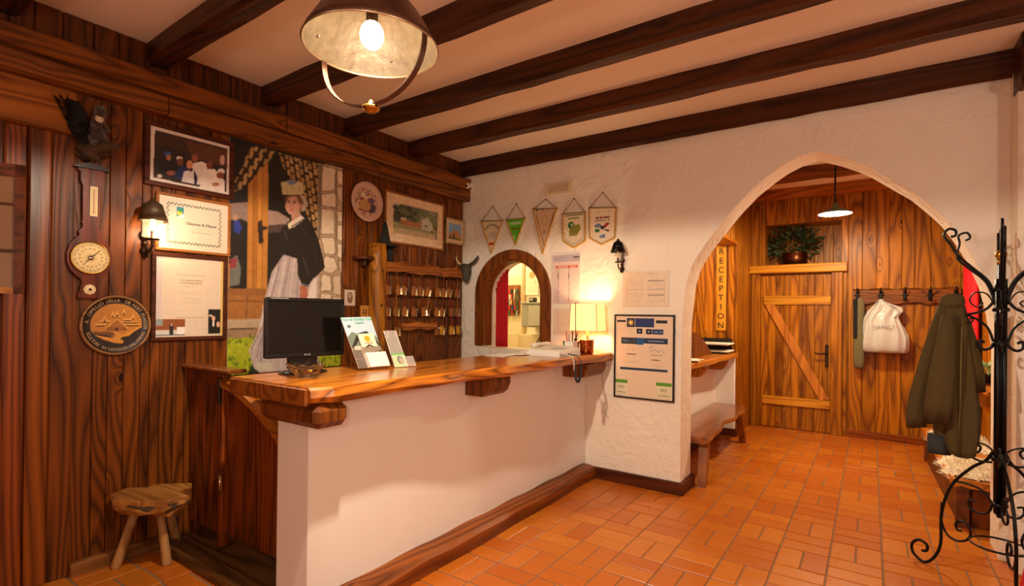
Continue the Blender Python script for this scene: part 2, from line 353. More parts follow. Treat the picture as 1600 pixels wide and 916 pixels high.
# flat prints: a fine grid whose faces carry the printed colours
class Canvas:
    def __init__(s, a0, a1, b0, b1, px, conv=None):
        s.a0, s.a1, s.b0, s.b1 = a0, a1, b0, b1; s.nx = max(2, round((a1-a0)/px)); s.ny = max(2, round((b1-b0)/px)); s.conv = conv
        s.A, s.B = np.meshgrid(a0+(np.arange(s.nx)+.5)*(a1-a0)/s.nx, b0+(np.arange(s.ny)+.5)*(b1-b0)/s.ny)
        s.c = np.ones((s.ny, s.nx, 3)); s.rg = np.random.RandomState(5)
    def put(s, m, col, nz=0.):
        c = np.array(lin(col)); n = m.sum()
        if n: s.c[m] = np.clip(c*(1+nz*(s.rg.rand(n, 1)-.5)), 0, 1)
        return m
    def P(s, p): return s.conv(*p) if s.conv else p
    def mask(s, pts):
        pts = [s.P(p) for p in pts]; m = np.zeros(s.A.shape, bool); n = len(pts)
        for i in range(n):
            (x1, y1), (x2, y2) = pts[i], pts[(i+1) % n]
            if y1 == y2: continue
            c = ((s.B < y1) != (s.B < y2)); xi = (x2-x1)*(s.B-y1)/(y2-y1)+x1; m ^= (c & (s.A < xi))
        return m
    def poly(s, pts, col, nz=0.): return s.put(s.mask(pts), col, nz)
    def rect(s, x0, y0, x1, y1, col, nz=0.): return s.poly([(x0, y0), (x1, y0), (x1, y1), (x0, y1)], col, nz)
    def ell(s, x, y, rx, ry, col, nz=0.): return s.poly([(x+rx*math.cos(t), y+ry*math.sin(t)) for t in [2*PI*k/20 for k in range(20)]], col, nz)
    def line(s, pts, w, col, nz=0.):
        for (p, q) in zip(pts[:-1], pts[1:]):
            dx, dy = q[0]-p[0], q[1]-p[1]; l = math.hypot(dx, dy) or 1; ox, oy = -dy/l*w/2, dx/l*w/2
            s.poly([(p[0]+ox, p[1]+oy), (q[0]+ox, q[1]+oy), (q[0]-ox, q[1]-oy), (p[0]-ox, p[1]-oy)], col, nz)
    def text(s, x0, x1, y, h, col, dens=.6):   # lines of type too small to read
        x = x0
        while x < x1:
            w = s.rg.uniform(.6, 2.2)*h
            if s.rg.rand() < dens: s.rect(x, y-h/2, min(x+w*.8, x1), y+h/2, col)
            x += w
    def soften(s, n=1, grain=.08):   # a photographic print: soft edges, fine grain
        c = np.sqrt(s.c)
        for _ in range(n):
            p = np.pad(c, ((1, 1), (1, 1), (0, 0)), 'edge'); c = (p[:-2, 1:-1]+p[2:, 1:-1]+p[1:-1, :-2]+p[1:-1, 2:]+2*c)/6
        lo = np.repeat(np.repeat(s.rg.rand(s.ny//6+2, s.nx//6+2), 6, 0), 6, 1)[:s.ny, :s.nx]
        c = c*(1+grain*(s.rg.rand(s.ny, s.nx)[..., None]-.5)+grain*.8*(lo[..., None]-.5)); s.c = np.clip(c, 0, 1)**2
    def build(s, name, parent, fn, mat=None, keep=None):
        """fn(a,b)->xyz"""
        org = Vector(parent['_o']) if parent is not None else Vector((0, 0, 0)); nx, ny = s.nx, s.ny
        xs = s.a0+np.arange(nx+1)*(s.a1-s.a0)/nx; ys = s.b0+np.arange(ny+1)*(s.b1-s.b0)/ny
        o0 = np.array(fn(0, 0)); ax = np.array(fn(1, 0))-o0; bx = np.array(fn(0, 1))-o0
        V = (o0 + xs[None, :, None]*ax + ys[:, None, None]*bx).reshape(-1, 3)-np.array(org)
        j, i = np.meshgrid(np.arange(ny), np.arange(nx), indexing='ij'); k = j*(nx+1)+i
        Fq = np.stack([k, k+1, k+nx+2, k+nx+1], -1).reshape(-1, 4); C = s.c.reshape(-1, 3)
        if keep is not None: kk = keep.reshape(-1); Fq = Fq[kk]; C = C[kk]
        me = bpy.data.meshes.new(name); me.vertices.add(len(V)); me.vertices.foreach_set('co', V.ravel())
        me.loops.add(len(Fq)*4); me.loops.foreach_set('vertex_index', Fq.ravel().astype(np.int32))
        me.polygons.add(len(Fq)); me.polygons.foreach_set('loop_start', np.arange(0, len(Fq)*4, 4, dtype=np.int32))
        me.update(calc_edges=True); me.validate()
        at = me.color_attributes.new('print', 'FLOAT_COLOR', 'CORNER')
        at.data.foreach_set('color', np.repeat(np.concatenate([C, np.ones((len(C), 1))], 1), 4, 0).astype(np.float32).ravel())
        me.materials.append(mat or M['print']); o = bpy.data.objects.new(name, me); COL.objects.link(o)
        if parent is not None: o.parent = parent
        o['_o'] = tuple(org); return o
# ================================================================== THE SETTING
XL, YW, ZC, ZB = -3.69, 4.375, 3.15, 3.02
# ---- floor: bed of grout and terracotta tiles in two-and-two rows
fl = struct('floor', MB().box(-3.80, 3.2, -3, 8.3, -.06, -.006), M['grout'])
tl = []
pitch, x0c = .272, -.203
ci = 0
for c in range(-13, 13):
    xa = x0c + c*pitch
    if xa > 3.1 or xa < -3.75: continue
    y = -2.9 + rnd.uniform(0, .1) + (.27 if c % 2 else 0)
    # phase taken so that the pairs fall where the photo shows them near the arch
    y = -2.9 + ((3.81-(-2.9)) % 1.27 if c % 2 == 0 else (3.52-(-2.9)) % 1.27) - 1.27
    while y < 8.2:
        for nlong in (2, 3):
            for k in (0, 1): tl.append((xa+k*pitch/2, xa+(k+1)*pitch/2, y, y+.275))
            y += .28
            for k in range(nlong): tl.append((xa, xa+pitch, y+k*.142, y+(k+1)*.142-.004))
            y += nlong*.142
def hidden(x, y):
    if -2.75 < x < -2.22 and 1.5 < y < 4.4: return True
    if y > 4.7 and (x < -1.9 or x > 1.1): return True
    return False
cand = []
for t in tl:
    cx, cy = (t[0]+t[1])/2, (t[2]+t[3])/2
    d = fw.xy.normalized().dot(Vector((cx, cy))); s = Vector((math.cos(HD), math.sin(HD))).dot(Vector((cx, cy)))
    inview = d > 2.5 and abs(s)/d < 1.05 and not hidden(cx, cy) and not (cy > 4.7 and not -1.7 < cx < .95) and not (cx < -2.2 and cy > 1.7)
    cand.append((0 if inview else 1, d, t))
cand.sort(key=lambda q: (q[0], q[1]))
far = MB()
for i, (a, d, t) in enumerate(cand):
    if i < 300 and a == 0: board(fl, 'tile', t[0]+.004, t[1]-.004, t[2]+.004, t[3]-.004, -.012+.0, .0+0*rnd.uniform(0, .0015), M['tile'], .003)
    else:
        zz = rnd.uniform(0, .001); far.box(t[0]+.004, t[1]-.004, t[2]+.004, t[3]-.004, -.008, -.001+zz)
far.build('tile', M['tile'], fl, kind='stuff')
# ---- ceiling with beams
ce = struct('ceiling', MB().box(-3.85, 3.2, -3, 8.3, ZC, ZC+.08), M['ceil'])
def beam(xa, xb, ya, yb, za, zb, mat=None):
    # hand-hewn: softly wandering section
    m = MB(); rs = []; n = 26
    for i in range(n+1):
        x = xa+(xb-xa)*i/n; w = [rnd.uniform(-.006, .006) for _ in range(8)]; c = .022
        rs.append([(x, ya+w[0], zb), (x, ya+w[1], za+c), (x, ya+c, za+w[2]), (x, yb-c, za+w[3]), (x, yb+w[4], za+c), (x, yb+w[5], zb)])
    m.rings(rs, smooth=False); return m.build('beam', mat or M['beam'], ce)
for ya, yb in ((-2.3, -2.15), (-1.55, -1.4), (-.8, -.66), (-.10, .04), (.61, .75), (1.329, 1.455), (2.065, 2.19), (2.811, 2.935), (3.53, 3.68)): beam(-3.70, 3.1, ya, yb, ZB, ZC)
beam(-3.70, 1.2, 4.315, 4.374, 2.985, ZC)
beam(-1.39, 1.3, 6.48, 6.63, ZB, ZC, wood('annex_beam', '904610', '441c06', 0, 5., 9, .4, .5)); beam(-1.39, 1.3, 7.46, 7.60, ZB, ZC, wood('annex_beam_lit', 'c06c18', '6e3408', 0, 5., 9, .4, .5))  # pendant's light on the far beam is put into its brighter colour
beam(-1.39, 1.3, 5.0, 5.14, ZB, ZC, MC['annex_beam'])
# ---- left wall: boards, frieze boards above, crown planks
wl = struct('wall_left', MB().box(-3.85, -3.712, -3, YW, 0, ZC), M['frieze'])
us = [47, 92, 142, 166, 191, 217, 232, 248, 269, 287]
ye = [.985] + [onX(u, 700, XL)[0] for u in us[1:]]
ye[0] = .80
while ye[-1] < YW-.02:
    ye.append(min(YW, ye[-1]+rnd.choice([.105, .13, .15, .12, .17])))
for a, b in zip(ye[:-1], ye[1:]):
    if b-a < .03: continue
    board(wl, 'board', -3.715, XL+rnd.uniform(-.002, .002), a+.0015, b-.0015, .0, 2.735, M['wall'], .0035)
y = .0
while y < YW:
    w = min(rnd.choice([.10, .12, .14, .09]), YW-y+.001); 
    if w > .02: board(wl, 'frieze_board', -3.715, XL+rnd.uniform(-.003, .001), y+.0015, y+w-.0015, 2.90, ZC, M['frieze'], .005)
    y += w
crn = struct('trim_1', MB().box(-3.712, -3.62, -3, YW-.005, 2.74, 2.93), M['crown'])
def planks(name, z0, z1, x1, xs):
    for a, b in xs:
        m = MB(); rs = []; n = 14
        for i in range(n+1):
            y = a+.003+(b-a-.006)*i/n; w = [rnd.uniform(-.004, .004) for _ in range(4)]; c = .014
            rs.append([(-3.70, y, z0), (x1-c, y, z0+w[0]), (x1, y, z0+c), (x1+w[1], y, z1-c), (x1-c, y, z1+w[2]), (-3.70, y, z1)])
        MB().rings(rs, smooth=False).build(name, wood('crown_grain', '864a16', '381806', 1, 6., 12, .4, .55), crn)
planks('crown_plank', 2.712, 2.832, -3.595, [(-.6, 1.42), (1.42, 3.1), (3.1, 4.37)])
planks('crown_plank', 2.838, 2.952, -3.58, [(-.6, 2.2), (2.2, 4.37)])
m = MB(); rs = []
for i in range(15):
    y = .985+(1.52-.985)*i/14; h = .075+rnd.uniform(-.006, .006); rs.append([(XL, y, .0), (XL+.045, y, .0), (XL+.045+rnd.uniform(-.004, .002), y, h-.012), (XL+.03, y, h), (XL, y, h)])
struct('baseboard_left', MB().rings(rs, smooth=False), M['basey'])
# ---- door casing at the far left with its header, and the glazed leaf that stands open in it
d1 = struct('door_1', MB().box(-3.80, -3.74, -.4, .80, 0, 2.46), wood('door_leaf_wood', '6a3010', '2c1004', 2, 6., 9, .4, .3))
board(d1, 'door_jamb', -3.73, -3.672, .792, .885, 0, 2.47, wood('jamb_wood', '8c4814', '3c1805', 2, 3.6, 12, .3, .6, con=1.3), .008); board(d1, 'door_jamb', -3.73, -3.684, .887, .988, 0, 2.47, M['wall'], .006)
board(d1, 'door_jamb', -3.735, -3.69, .700, .790, 0, 2.47, M['gate'], .008)
board(d1, 'door_header', -3.72, -3.655, -.5, .99, 2.468, 2.715, wood('header_wood', 'a86018', '582806', 1, 5., 11, .4, .6), .01)
for yy in (.62, .66): board(d1, 'door_moulding', -3.735, -3.70, yy-.012, yy+.012, 0, 2.46, M['gate'], .004)
# ---- arch wall (one surface with the arch and the hatch cut out)
ARCH = [(-1.30, 0), (-1.302, .8), (-1.30, 1.40), (-1.292, 1.62), (-1.252, 1.835), (-1.20, 1.95), (-1.125, 2.067), (-1.01, 2.215), (-.883, 2.371), (-.77, 2.485), (-.654, 2.577), (-.55, 2.645), (-.44, 2.692), (-.337, 2.712), (-.20, 2.655), (-.10, 2.60), (-.008, 2.543), (.136, 2.421), (.23, 2.345), (.307, 2.258), (.40, 2.145), (.469, 2.025), (.53, 1.90), (.578, 1.774), (.615, 1.66), (.64, 1.5), (.655, 1.2), (.662, .9), (.664, 0)]
def arch_z(x):
    for (a, b) in zip(ARCH[:-1], ARCH[1:]):
        if a[0] <= x <= b[0] and b[0] > a[0]: return a[1]+(b[1]-a[1])*(x-a[0])/(b[0]-a[0])
HXC, HR, HSP, HSZ = -3.03, .375, 1.70, 1.13
def hatch_z(x, r=HR, h=.36): q = 1-((x-HXC)/r)**2; return HSP + h*math.sqrt(max(0, q))
xs = [-3.85] + [HXC-HR*math.cos(PI*i/20) for i in range(21)] + [-2.2, -1.8, -1.5] + [-1.302] + [ARCH[0][0] + (ARCH[-1][0]-ARCH[0][0])*i/60 for i in range(1, 60)] + [.664, .74]
xs = sorted(set(round(x, 4) for x in xs))
def solid(x, eps):
    xm = x+eps
    if HXC-HR < xm < HXC+HR: return [(0, HSZ), (hatch_z(x), ZC)]
    if -1.302 < xm < .664:
        za = arch_z(max(-1.292, min(.66, x))) if -1.302 < x < .664 else 0
        return [(za, ZC)]
    return [(0, ZC)]
m = MB(); Y0, Y1 = YW, 4.675
for a, b in zip(xs[:-1], xs[1:]):
    mid = (a+b)/2; A = solid(a, 1e-5) if True else None; B = solid(b, -1e-5)
    if -1.302 < mid < .664:
        za = 1.40 if a <= -1.301 else arch_z(a); zb = 1.3 if b >= .6635 else arch_z(b)
        if a <= -1.301: za = 1.40
        A = [(za, ZC)]; B = [(zb, ZC)]
    for (p, q) in zip(A, B):
        vs = [(a, Y0, p[0]), (b, Y0, q[0]), (b, Y0, q[1]), (a, Y0, p[1]), (a, Y1, p[0]), (b, Y1, q[0]), (b, Y1, q[1]), (a, Y1, p[1])]
        m.add(vs, [(0, 1, 2, 3), (7, 6, 5, 4), (4, 5, 1, 0), (3, 2, 6, 7)])
for x, z0, z1, fl_ in ((-1.302, 0, 1.40, 0), (.664, 0, 1.3, 1), (HXC-HR, HSZ, HSP, 0), (HXC+HR, HSZ, HSP, 1), (-3.85, 0, ZC, 1), (.74, 0, ZC, 0)):
    m.add([(x, Y0, z0), (x, Y1, z0), (x, Y1, z1), (x, Y0, z1)], [(0, 3, 2, 1) if fl_ else (0, 1, 2, 3)])
wb = struct('wall_back', m, M['white'])
import bmesh
bm = bmesh.new(); bm.from_mesh(wb.data); bmesh.ops.remove_doubles(bm, verts=bm.verts, dist=.0008); bmesh.ops.recalc_face_normals(bm, faces=bm.faces); bm.to_mesh(wb.data); bm.free()
bv = wb.modifiers.new('soft_edge', 'BEVEL'); bv.width = .018; bv.segments = 3; bv.limit_method = 'ANGLE'; bv.angle_limit = math.radians(50)
# pier at the right of the arch, a step forward, with the end of a dark header beam
pr = MB().cbox(.705, 3.2, 4.16, 4.40, 0, ZC, .02); struct('wall_right_pier', pr, M['white'])
board(ce, 'beam', .70, 3.1, 4.06, 4.30, 2.83, ZC, M['beam'], .015)
struct('wall_right', MB().box(3.1, 3.2, -3, 4.3, 0, ZC), M['white'])
struct('wall_behind_camera', MB().box(-3.85, 3.2, -3.1, -3, 0, ZC), M['white'])
bb = MB().box(-1.285, -1.30+.035, YW-.03, 4.69, 0, .10); bb.box(-2.10, -1.30+.035, YW-.035, YW+.01, 0, .10)
struct('baseboard_back', MB().cbox(-2.10, -1.265, YW-.035, YW+.02, 0, .10, .006).cbox(-1.31, -1.266, YW+.02, 4.70, 0, .10, .006), M['base'])
# wooden lining of the small arched hatch
t1 = thing('arched_hatch_frame', (HXC, YW-.02, HSZ), 'brown wooden arched frame of the small hatch in the white wall above the counter end', 'window frame')
def archpts(r, h, sp, n=22, z0=1.157): return [(HXC-r, z0)] + [(HXC-r*math.cos(PI*i/n), sp+h*math.sin(PI*i/n)) for i in range(n+1)] + [(HXC+r, z0)]
def archring(ro, ho, ri, hi, y0, y1):
    o, i = archpts(ro, ho, HSP), archpts(ri, hi, HSP); m = MB(); rs = [[(a[0], y0, a[1]), (b[0], y0, b[1]), (b[0], y1, b[1]), (a[0], y1, a[1])] for a, b in zip(o, i)]
    return m.rings(rs, smooth=False)
archring(.465, .455, .372, .357, YW-.03, YW+.005).build('face_ring', M['archw'], t1)
archring(.374, .359, .350, .335, YW-.025, YW+.12).build('reveal_lining', M['archw'], t1)
# ---- office behind the hatch
struct('wall_office', MB().box(-7, -2.7, 6.0, 6.1, 0, ZC), M['cream'])
struct('wall_office_left', MB().box(-7, -6.9, 4.675, 6, 0, ZC), M['cream'])
struct('wall_office_right', MB().box(-2.75, -2.68, 4.675, 6.9, 0, ZC), M['cream'])
struct('wall_office_front', MB().box(-7, -3.85, 4.575, 4.675, 0, ZC), M['cream'])
struct('ceiling_office', MB().box(-7, -3.85, 4.6, 6.1, ZC, ZC+.08), M['cream'])
struct('floor_office', MB().box(-7, -3.80, 4.6, 6.1, -.06, -.004), M['grout'])
# ---- annex: hatch wall at the left with a white low wall, boards above
wa = struct('wall_annex_left', MB().box(-1.47, -1.385, 6.90, 8.3, 0, ZC).box(-1.47, -1.385, 4.675, 6.9, 2.42, ZC), M['far'])
y = 6.885
while y < 7.84:
    board(wa, 'board', -1.39, -1.368, y+.001, min(y+.10, 7.86)-.001, 0, ZC, M['far'], .004); y += .10
y = 4.68
while y < 6.86:
    board(wa, 'board', -1.39, -1.366, y+.001, y+.108, 2.40, ZC, M['far'], .004); y += .109
board(wa, 'hatch_header', -1.60, -1.36, 4.68, 6.895, 2.385, 2.42, M['fary'], .005)
struct('wall_annex_low', MB().box(-1.72, -1.61, 4.675, 6.86, 0, .985).cbox(-1.72, -1.378, 6.86, 6.96, 0, .985, .01), M['counterw'])
struct('baseboard_annex', MB().cbox(-1.375, -1.355, 6.85, 6.97, 0, .10, .004).cbox(-1.61, -1.375, 6.838, 6.858, 0, .10, .004).cbox(-1.61, -1.59, 4.70, 6.84, 0, .10, .004), M['base'])
wp = struct('wall_partition', MB().box(-2.68, -1.40, 6.95, 7.05, 0, ZC), M['far'])
x = -2.66
while x < -1.40:
    w = rnd.choice([.10, .115, .125]); xe = min(x+w, -1.395); board(wp, 'board', x+.001, xe-.001, 6.925, 6.952, 0, ZC, M['far'], .005); x += w
# ---- far wall with niche over the door
NX0, NX1, NZ0, NZ1 = -1.19, -.31, 2.20, 2.74
wf = struct('wall_far', MB().box(-1.47, 1.3, 8.2, 8.3, 0, ZC).box(-1.47, NX0, 7.83, 8.2, 0, ZC).box(NX1, 1.3, 7.83, 8.2, 0, ZC).box(NX0, NX1, 7.83, 8.2, 0, NZ0).box(NX0, NX1, 7.83, 8.2, NZ1, ZC), M['far'])
x = NX0
while x < NX1-.01: board(wf, 'niche_board', x+.001, min(x+.11, NX1)-.001, 8.18, 8.202, NZ0, NZ1, M['far'], .004); x += .11
x = -1.366
for w in [.09, .085]: board(wf, 'board', x+.001, x+w-.001, 7.805, 7.832, 2.2, ZC, M['far'], .004); x += w
x = -1.19
while x < NX1-.02: board(wf, 'board', x+.001, min(x+.13, NX1)-.001, 7.80, 7.832, NZ1, ZC, M['far'], .004); x += .13
x = NX1
for w in (.075, .145, .145, .125, .125, .12, .155, .13, .14, .16):
    z0 = 0 if x > -.26 else 2.19
    board(wf, 'board', x+.001, x+w-.001, 7.80+rnd.uniform(-.002, .002), 7.832, z0, ZC, M['far'], .005); x += w
struct('baseboard_far', MB().cbox(-.29, .93, 7.775, 7.80, 0, .085, .005), wood('far_skirting', '984812', '542404', 0, 5., 8, .4, .3))
# ---- far door
dr = struct('door_2', MB().box(-1.24, -.415, 7.80, 7.83, 0, 2.05), M['far'])
n = 9
for i in range(n):
    w = (-.417+1.238)/n; board(dr, 'board', -1.238+i*w+.0008, -1.238+(i+1)*w-.0008, 7.782, 7.802, .01, 2.045, M['far'], .004)
board(dr, 'door_jamb', -1.362, -1.24, 7.74, 7.83, 0, 2.075, M['far'], .006)
board(dr, 'door_jamb', -.417, -.292, 7.74, 7.83, 0, 2.075, M['far'], .006)
board(dr, 'board', -.29, -.247, 7.775, 7.83, 0, 2.09, M['far'], .004)
board(dr, 'door_lintel', -1.384, -.245, 7.70, 7.83, 2.078, 2.19, M['farh'], .008)
board(dr, 'cross_rail', -1.205, -.42, 7.757, 7.783, 1.655, 1.775, M['farh'], .005)
board(dr, 'cross_rail', -1.215, -.42, 7.757, 7.783, .315, .425, M['farh'], .005)
a, b = Vector((-1.13, 1.66)), Vector((-.475, .42)); dd = (b-a).normalized(); nn = Vector((-dd.y, dd.x))*.052
pts = [(a-nn-dd*.02), (a+nn+dd*.03), (b+nn+dd*0), (b-nn-dd*.03)]
MB().prism([(p.x, p.y) for p in pts], lambda p, q, c: (p, c, q), 7.755, 7.784).build('diagonal_brace', wood('brace_wood', 'd4862f', '8f4a16', 2, 5., 8, .36, .5), dr)
hm = MB().cbox(-.478, -.44, 7.745, 7.757, .86, 1.14, .006); hm.ball((-.459, 7.745, 1.13), .016).ball((-.459, 7.745, .87), .016)
hd = hm.build('handle_plate', M['darkiron'], dr)
MB().tube([(-.459, 7.75, 1.03), (-.459, 7.70, 1.03), (-.48, 7.69, 1.03), (-.56, 7.69, 1.025), (-.585, 7.69, 1.04)], .011).build('lever', M['darkiron'], hd)
# ---- right wall of the annex
wr = struct('wall_annex_right', MB().box(.96, 1.3, 4.675, 8.2, 0, ZC), M['far'])
for yy in np.arange(4.68, 7.8, .14): board(wr, 'board', .93, .962, yy+.001, min(yy+.14, 7.80)-.001, 0, ZC, M['far'], .004)
# ================================================================== RECEPTION COUNTER
TOPZ = 1.157
cw = struct('wall_counter', MB().cbox(-2.45, -2.18, 1.475, YW-.002, 0, .963, .008).cbox(-2.45, -2.1805, 1.59, YW-.002, .95, 1.075, .004), M['counterw'])
t = MB(); rs = []
for i in range(40):
    y = 1.50+(4.34-1.50)*i/39; h = .115+.004*math.sin(i*.9); xo = -2.062+.006*math.sin(i*.5)
    rs.append([(-2.179, y, .0), (xo, y, .0), (xo+.004, y, h-.03), (xo-.02+rnd.uniform(-.005, .003), y, h-.004), (-2.12, y, h+.004), (-2.179, y, h+.008)])
t.rings(rs, smooth=False); struct('baseboard_counter', t, M['plinth'])
ct = thing('countertop', (-2.35, 2.9, 1.08), 'long glossy orange-brown slab with a live edge on top of the white counter', 'countertop')
m = MB(); rs = []; n = 60
for i in range(n+1):
    y = 1.385+(YW-1.385-.005)*i/n; f = i/n
    xf = -1.995+.085*f+.012*math.sin(y*3.1)+.006*math.sin(y*9.3+1)
    if y < 1.50: xf -= (.115-(y-1.385))*.35
    xb = -2.72 + (.15 if y > 2.1 else 0) + .0
    t0 = .078+.006*math.sin(y*4.7)
    w = [.003*math.sin(y*11+k*2) for k in range(4)]
    rs.append([(xb, y, TOPZ), (xb, y, TOPZ-.07), (xf-.05, y, TOPZ-t0), (xf-.012, y, TOPZ-t0+.012+w[0]), (xf+w[1], y, TOPZ-.045), (xf-.006, y, TOPZ-.012), (xf-.018, y, TOPZ)])
m.rings(rs, smooth=False).build('slab', M['top'], ct)
board(ct, 'end_edge', -2.72, -2.06, 1.370, 1.388, TOPZ-.085, TOPZ-.004, M['topx'], .006)
def bracket(y0, y1, xf, parent, name='bracket', xw=-2.181, h=.115, z1=1.078, mat=None):
    # hewn corbel: a profile in x-z with a cut-away nose
    pr_ = [(xw, z1), (xf, z1), (xf+.004, z1-h*.35), (xf-.02, z1-h*.8), (xf-.05, z1-h), (xw, z1-h)]
    return MB().prism(pr_, lambda a, b, c: (a, c, b), y0, y1).build(name, mat or M['gate'], parent)
MB().cbox(-2.50, -2.02, 1.40, 1.585, .966, 1.076, .03).build('bracket', M['archw'], ct)
bracket(2.62, 2.86, -1.99, ct, mat=M['archw']); bracket(3.93, 4.30, -1.95, ct, mat=M['archw'])
# ---- wooden gate at the left of the counter
gt = thing('counter_gate', (-3.1, 1.60, 0), 'dark red-brown boarded gate between the panelled wall and the counter end', 'gate')
GY = 1.60
for i in range(4): board(gt, 'board', -3.672+i*.10, -3.674+(i+1)*.10, GY, GY+.025, .13, 1.10, M['gate'], .005)
board(gt, 'hinge_post', -3.272, -3.225, GY-.012, GY+.04, .06, 1.11, M['gate'], .006)
xs_ = [-3.22, -3.095, -2.97, -2.85, -2.73, -2.62, -2.50]
def gtop(x): return 1.09-.20*(max(0, x+3.22)/.536)**1.6
for a, b in zip(xs_[:-1], xs_[1:]):
    m = MB(); m.prism([(a+.003, .15), (b-.003, .15), (b-.003, gtop(b)-.02), (a+.003, gtop(a)-.02)], lambda p, q, c: (p, c, q), GY+.002, GY+.026); m.build('board', M['gate'], gt, loc=((a+b)/2, GY+.01, .6))
rs = []
for i in range(15):
    x = -3.22+.72*i/14; z = gtop(x); rs.append([(x, GY-.03, z-.055), (x, GY-.034, z-.012), (x, GY-.012, z+.004), (x, GY+.03, z+.004), (x, GY+.03, z-.035)])
MB().rings(rs, smooth=False).build('curved_rail', wood('rail_wood', 'c4762a', '6a3008', 0, 5., 8, .25, .2), gt)
board(gt, 'ledge', -3.685, -3.08, GY-.05, GY+.06, 1.125, 1.148, M['topx'], .006)
board(gt, 'top_rail', -3.672, -3.27, GY-.012, GY+.002, 1.04, 1.12, M['gate'], .004)
hg = MB().cbox(-3.228, -3.212, GY-.022, GY-.012, .40, .50, .002).build('hinge', M['brass'], gt)
MB().tube([(-3.22, GY-.026, .395), (-3.22, GY-.026, .505)], .006).build('hinge_pin', M['chrome'], hg)
MB().cbox(-3.26, -3.235, GY-.03, GY-.012, .93, 1.09, .004).build('latch', M['ebony'], gt)
m = MB().cbox(-3.64, -2.46, 1.50, 1.74, 0, .045, .01).cbox(-3.64, -2.46, 1.41, 1.50, 0, .07, .012)
struct('trim_threshold', m, wood('worn_threshold', '7a5228', '2a1606', 0, 5., 9, .5, .4))
# ================================================================== THINGS ON THE LEFT (PANELLED) WALL
def L(u, v, X=-3.67): return onX(u, v, X)          # -> (Y, z)
def F(u, v, Y=YW-.01): return onY(u, v, Y)         # -> (X, z)
XW = XL+.004
def framed(name, y0, y1, z0, z1, fwid, fmat, label, cat='picture', depth=.022, group=None):
    t = thing(name, (XW, (y0+y1)/2, (z0+z1)/2), label, cat, group)
    x0, x1 = XW, XW+depth; f = MB()
    def bar(ya, yb, za, zb, nm='frame_bar'): return board(t, 'frame_rail' if yb-ya > zb-za else 'frame_stile', x0, x1, ya, yb, za, zb, fmat, .004)
    bar(y0, y1, z1-fwid, z1); bar(y0, y1, z0, z0+fwid); bar(y0, y0+fwid, z0+fwid, z1-fwid); bar(y1-fwid, y1, z0+fwid, z1-fwid)
    return t, XW+depth*.45
WX = lambda X: (lambda a, b: (X, a, b))
# framed group photograph
t, px_ = framed('framed_photograph', 1.32, 1.862, 2.273, 2.672, .030, M['frame'], 'dark-framed photo of a group of people in white, highest frame left of the mural')
c = Canvas(1.35, 1.832, 2.303, 2.642, .0035, lambda u, v: L(u, v))
c.c[:] = lin('e6d2c4'); c.poly([(243, 203), (356, 232), (354, 300), (240, 277)], '2a1610', .5)
c.poly([(243, 203), (356, 232), (355, 255), (300, 240), (243, 225)], '3a2014', .5)
c.poly([(290, 218), (356, 236), (356, 262), (300, 246)], '5a3018', .4)
c.ell(262, 240, 6, 4, '3a4a8a'); c.ell(264, 246, 4, 5, 'b0705a'); c.poly([(248, 252), (272, 250), (284, 262), (280, 276), (246, 270)], '16120e')
c.ell(281, 247, 5, 3, 'e8dcd0'); c.ell(282, 253, 5, 6, '7a4030'); c.poly([(272, 268), (288, 258), (294, 266), (290, 282), (272, 278)], '1e3064')
c.ell(305, 247, 5, 6, '9a5438'); c.poly([(300, 255), (316, 252), (328, 258), (326, 290), (306, 288)], 'e8dace', .1)
c.ell(297, 257, 5, 7, 'd08a66'); c.poly([(288, 268), (300, 264), (308, 270), (306, 288), (284, 284)], 'e4dcd8', .1); c.poly([(293, 264), (304, 264), (299, 268)], '161420')
c.poly([(304, 266), (309, 276), (308, 290), (304, 290)], '1c2444')
c.ell(328, 258, 5, 7, '7a4028'); c.poly([(318, 264), (336, 264), (352, 282), (352, 300), (312, 294)], 'f0e4da', .1)
c.ell(346, 268, 6, 5, 'e8dcd4'); c.ell(345, 274, 6, 5, '8a4a3c'); c.ell(348, 250, 4, 8, 'c8a090', .4); c.ell(338, 288, 6, 3, 'b87a5c'); c.ell(268, 270, 7, 4, 'a05840'); c.ell(250, 275, 4, 3, 'e0d4c8')
c.soften(1); c.build('photo_print', t, WX(px_))
# certificate
t, px_ = framed('framed_certificate', 1.385, 1.845, 1.874, 2.243, .018, M['frame2'], 'framed landscape certificate with scrollwork border and blue emblem, beside the lit sconce')
c = Canvas(1.403, 1.827, 1.892, 2.225, .003, lambda u, v: L(u, v)); c.c[:] = lin('d9c5af')
Y_, Z_ = lambda f: 1.403+.424*f, lambda f: 1.892+.333*f
cv = c.conv; c.conv = lambda a, b: (Y_(a), Z_(b))
for k in range(46):
    f = .12+.76*k/45; q = .012*math.sin(k*1.9)
    for zz in (.13, .87): c.ell(f, zz+q, .010, .020, '7a7866'); c.ell(f+.008, zz-q+.01, .005, .012, 'd9c5af')
for k in range(26):
    f = .16+.68*k/25; q = .012*math.sin(k*1.9)
    for yy in (.12, .88): c.ell(yy+q, f, .014, .014, '7a7866'); c.ell(yy-q, f+.012, .007, .008, 'd9c5af')
c.rect(.24, .62, .34, .82, '2a78a0'); c.rect(.25, .66, .32, .74, 'd8c020'); c.ell(.30, .76, .03, .04, '2a8a5a'); c.poly([(.24, .62), (.34, .62), (.34, .70)], 'e8ecec')
c.line([(.40, .72), (.80, .72)], .006, 'a08a74'); c.text(.44, .74, .42, .012, 'a8907a', .7); c.text(.42, .76, .36, .012, 'a8907a', .7); c.text(.40, .50, .24, .010, 'b8a48e'); c.text(.62, .72, .24, .010, 'b8a48e')
pt = c.build('certificate_sheet', t, WX(px_))
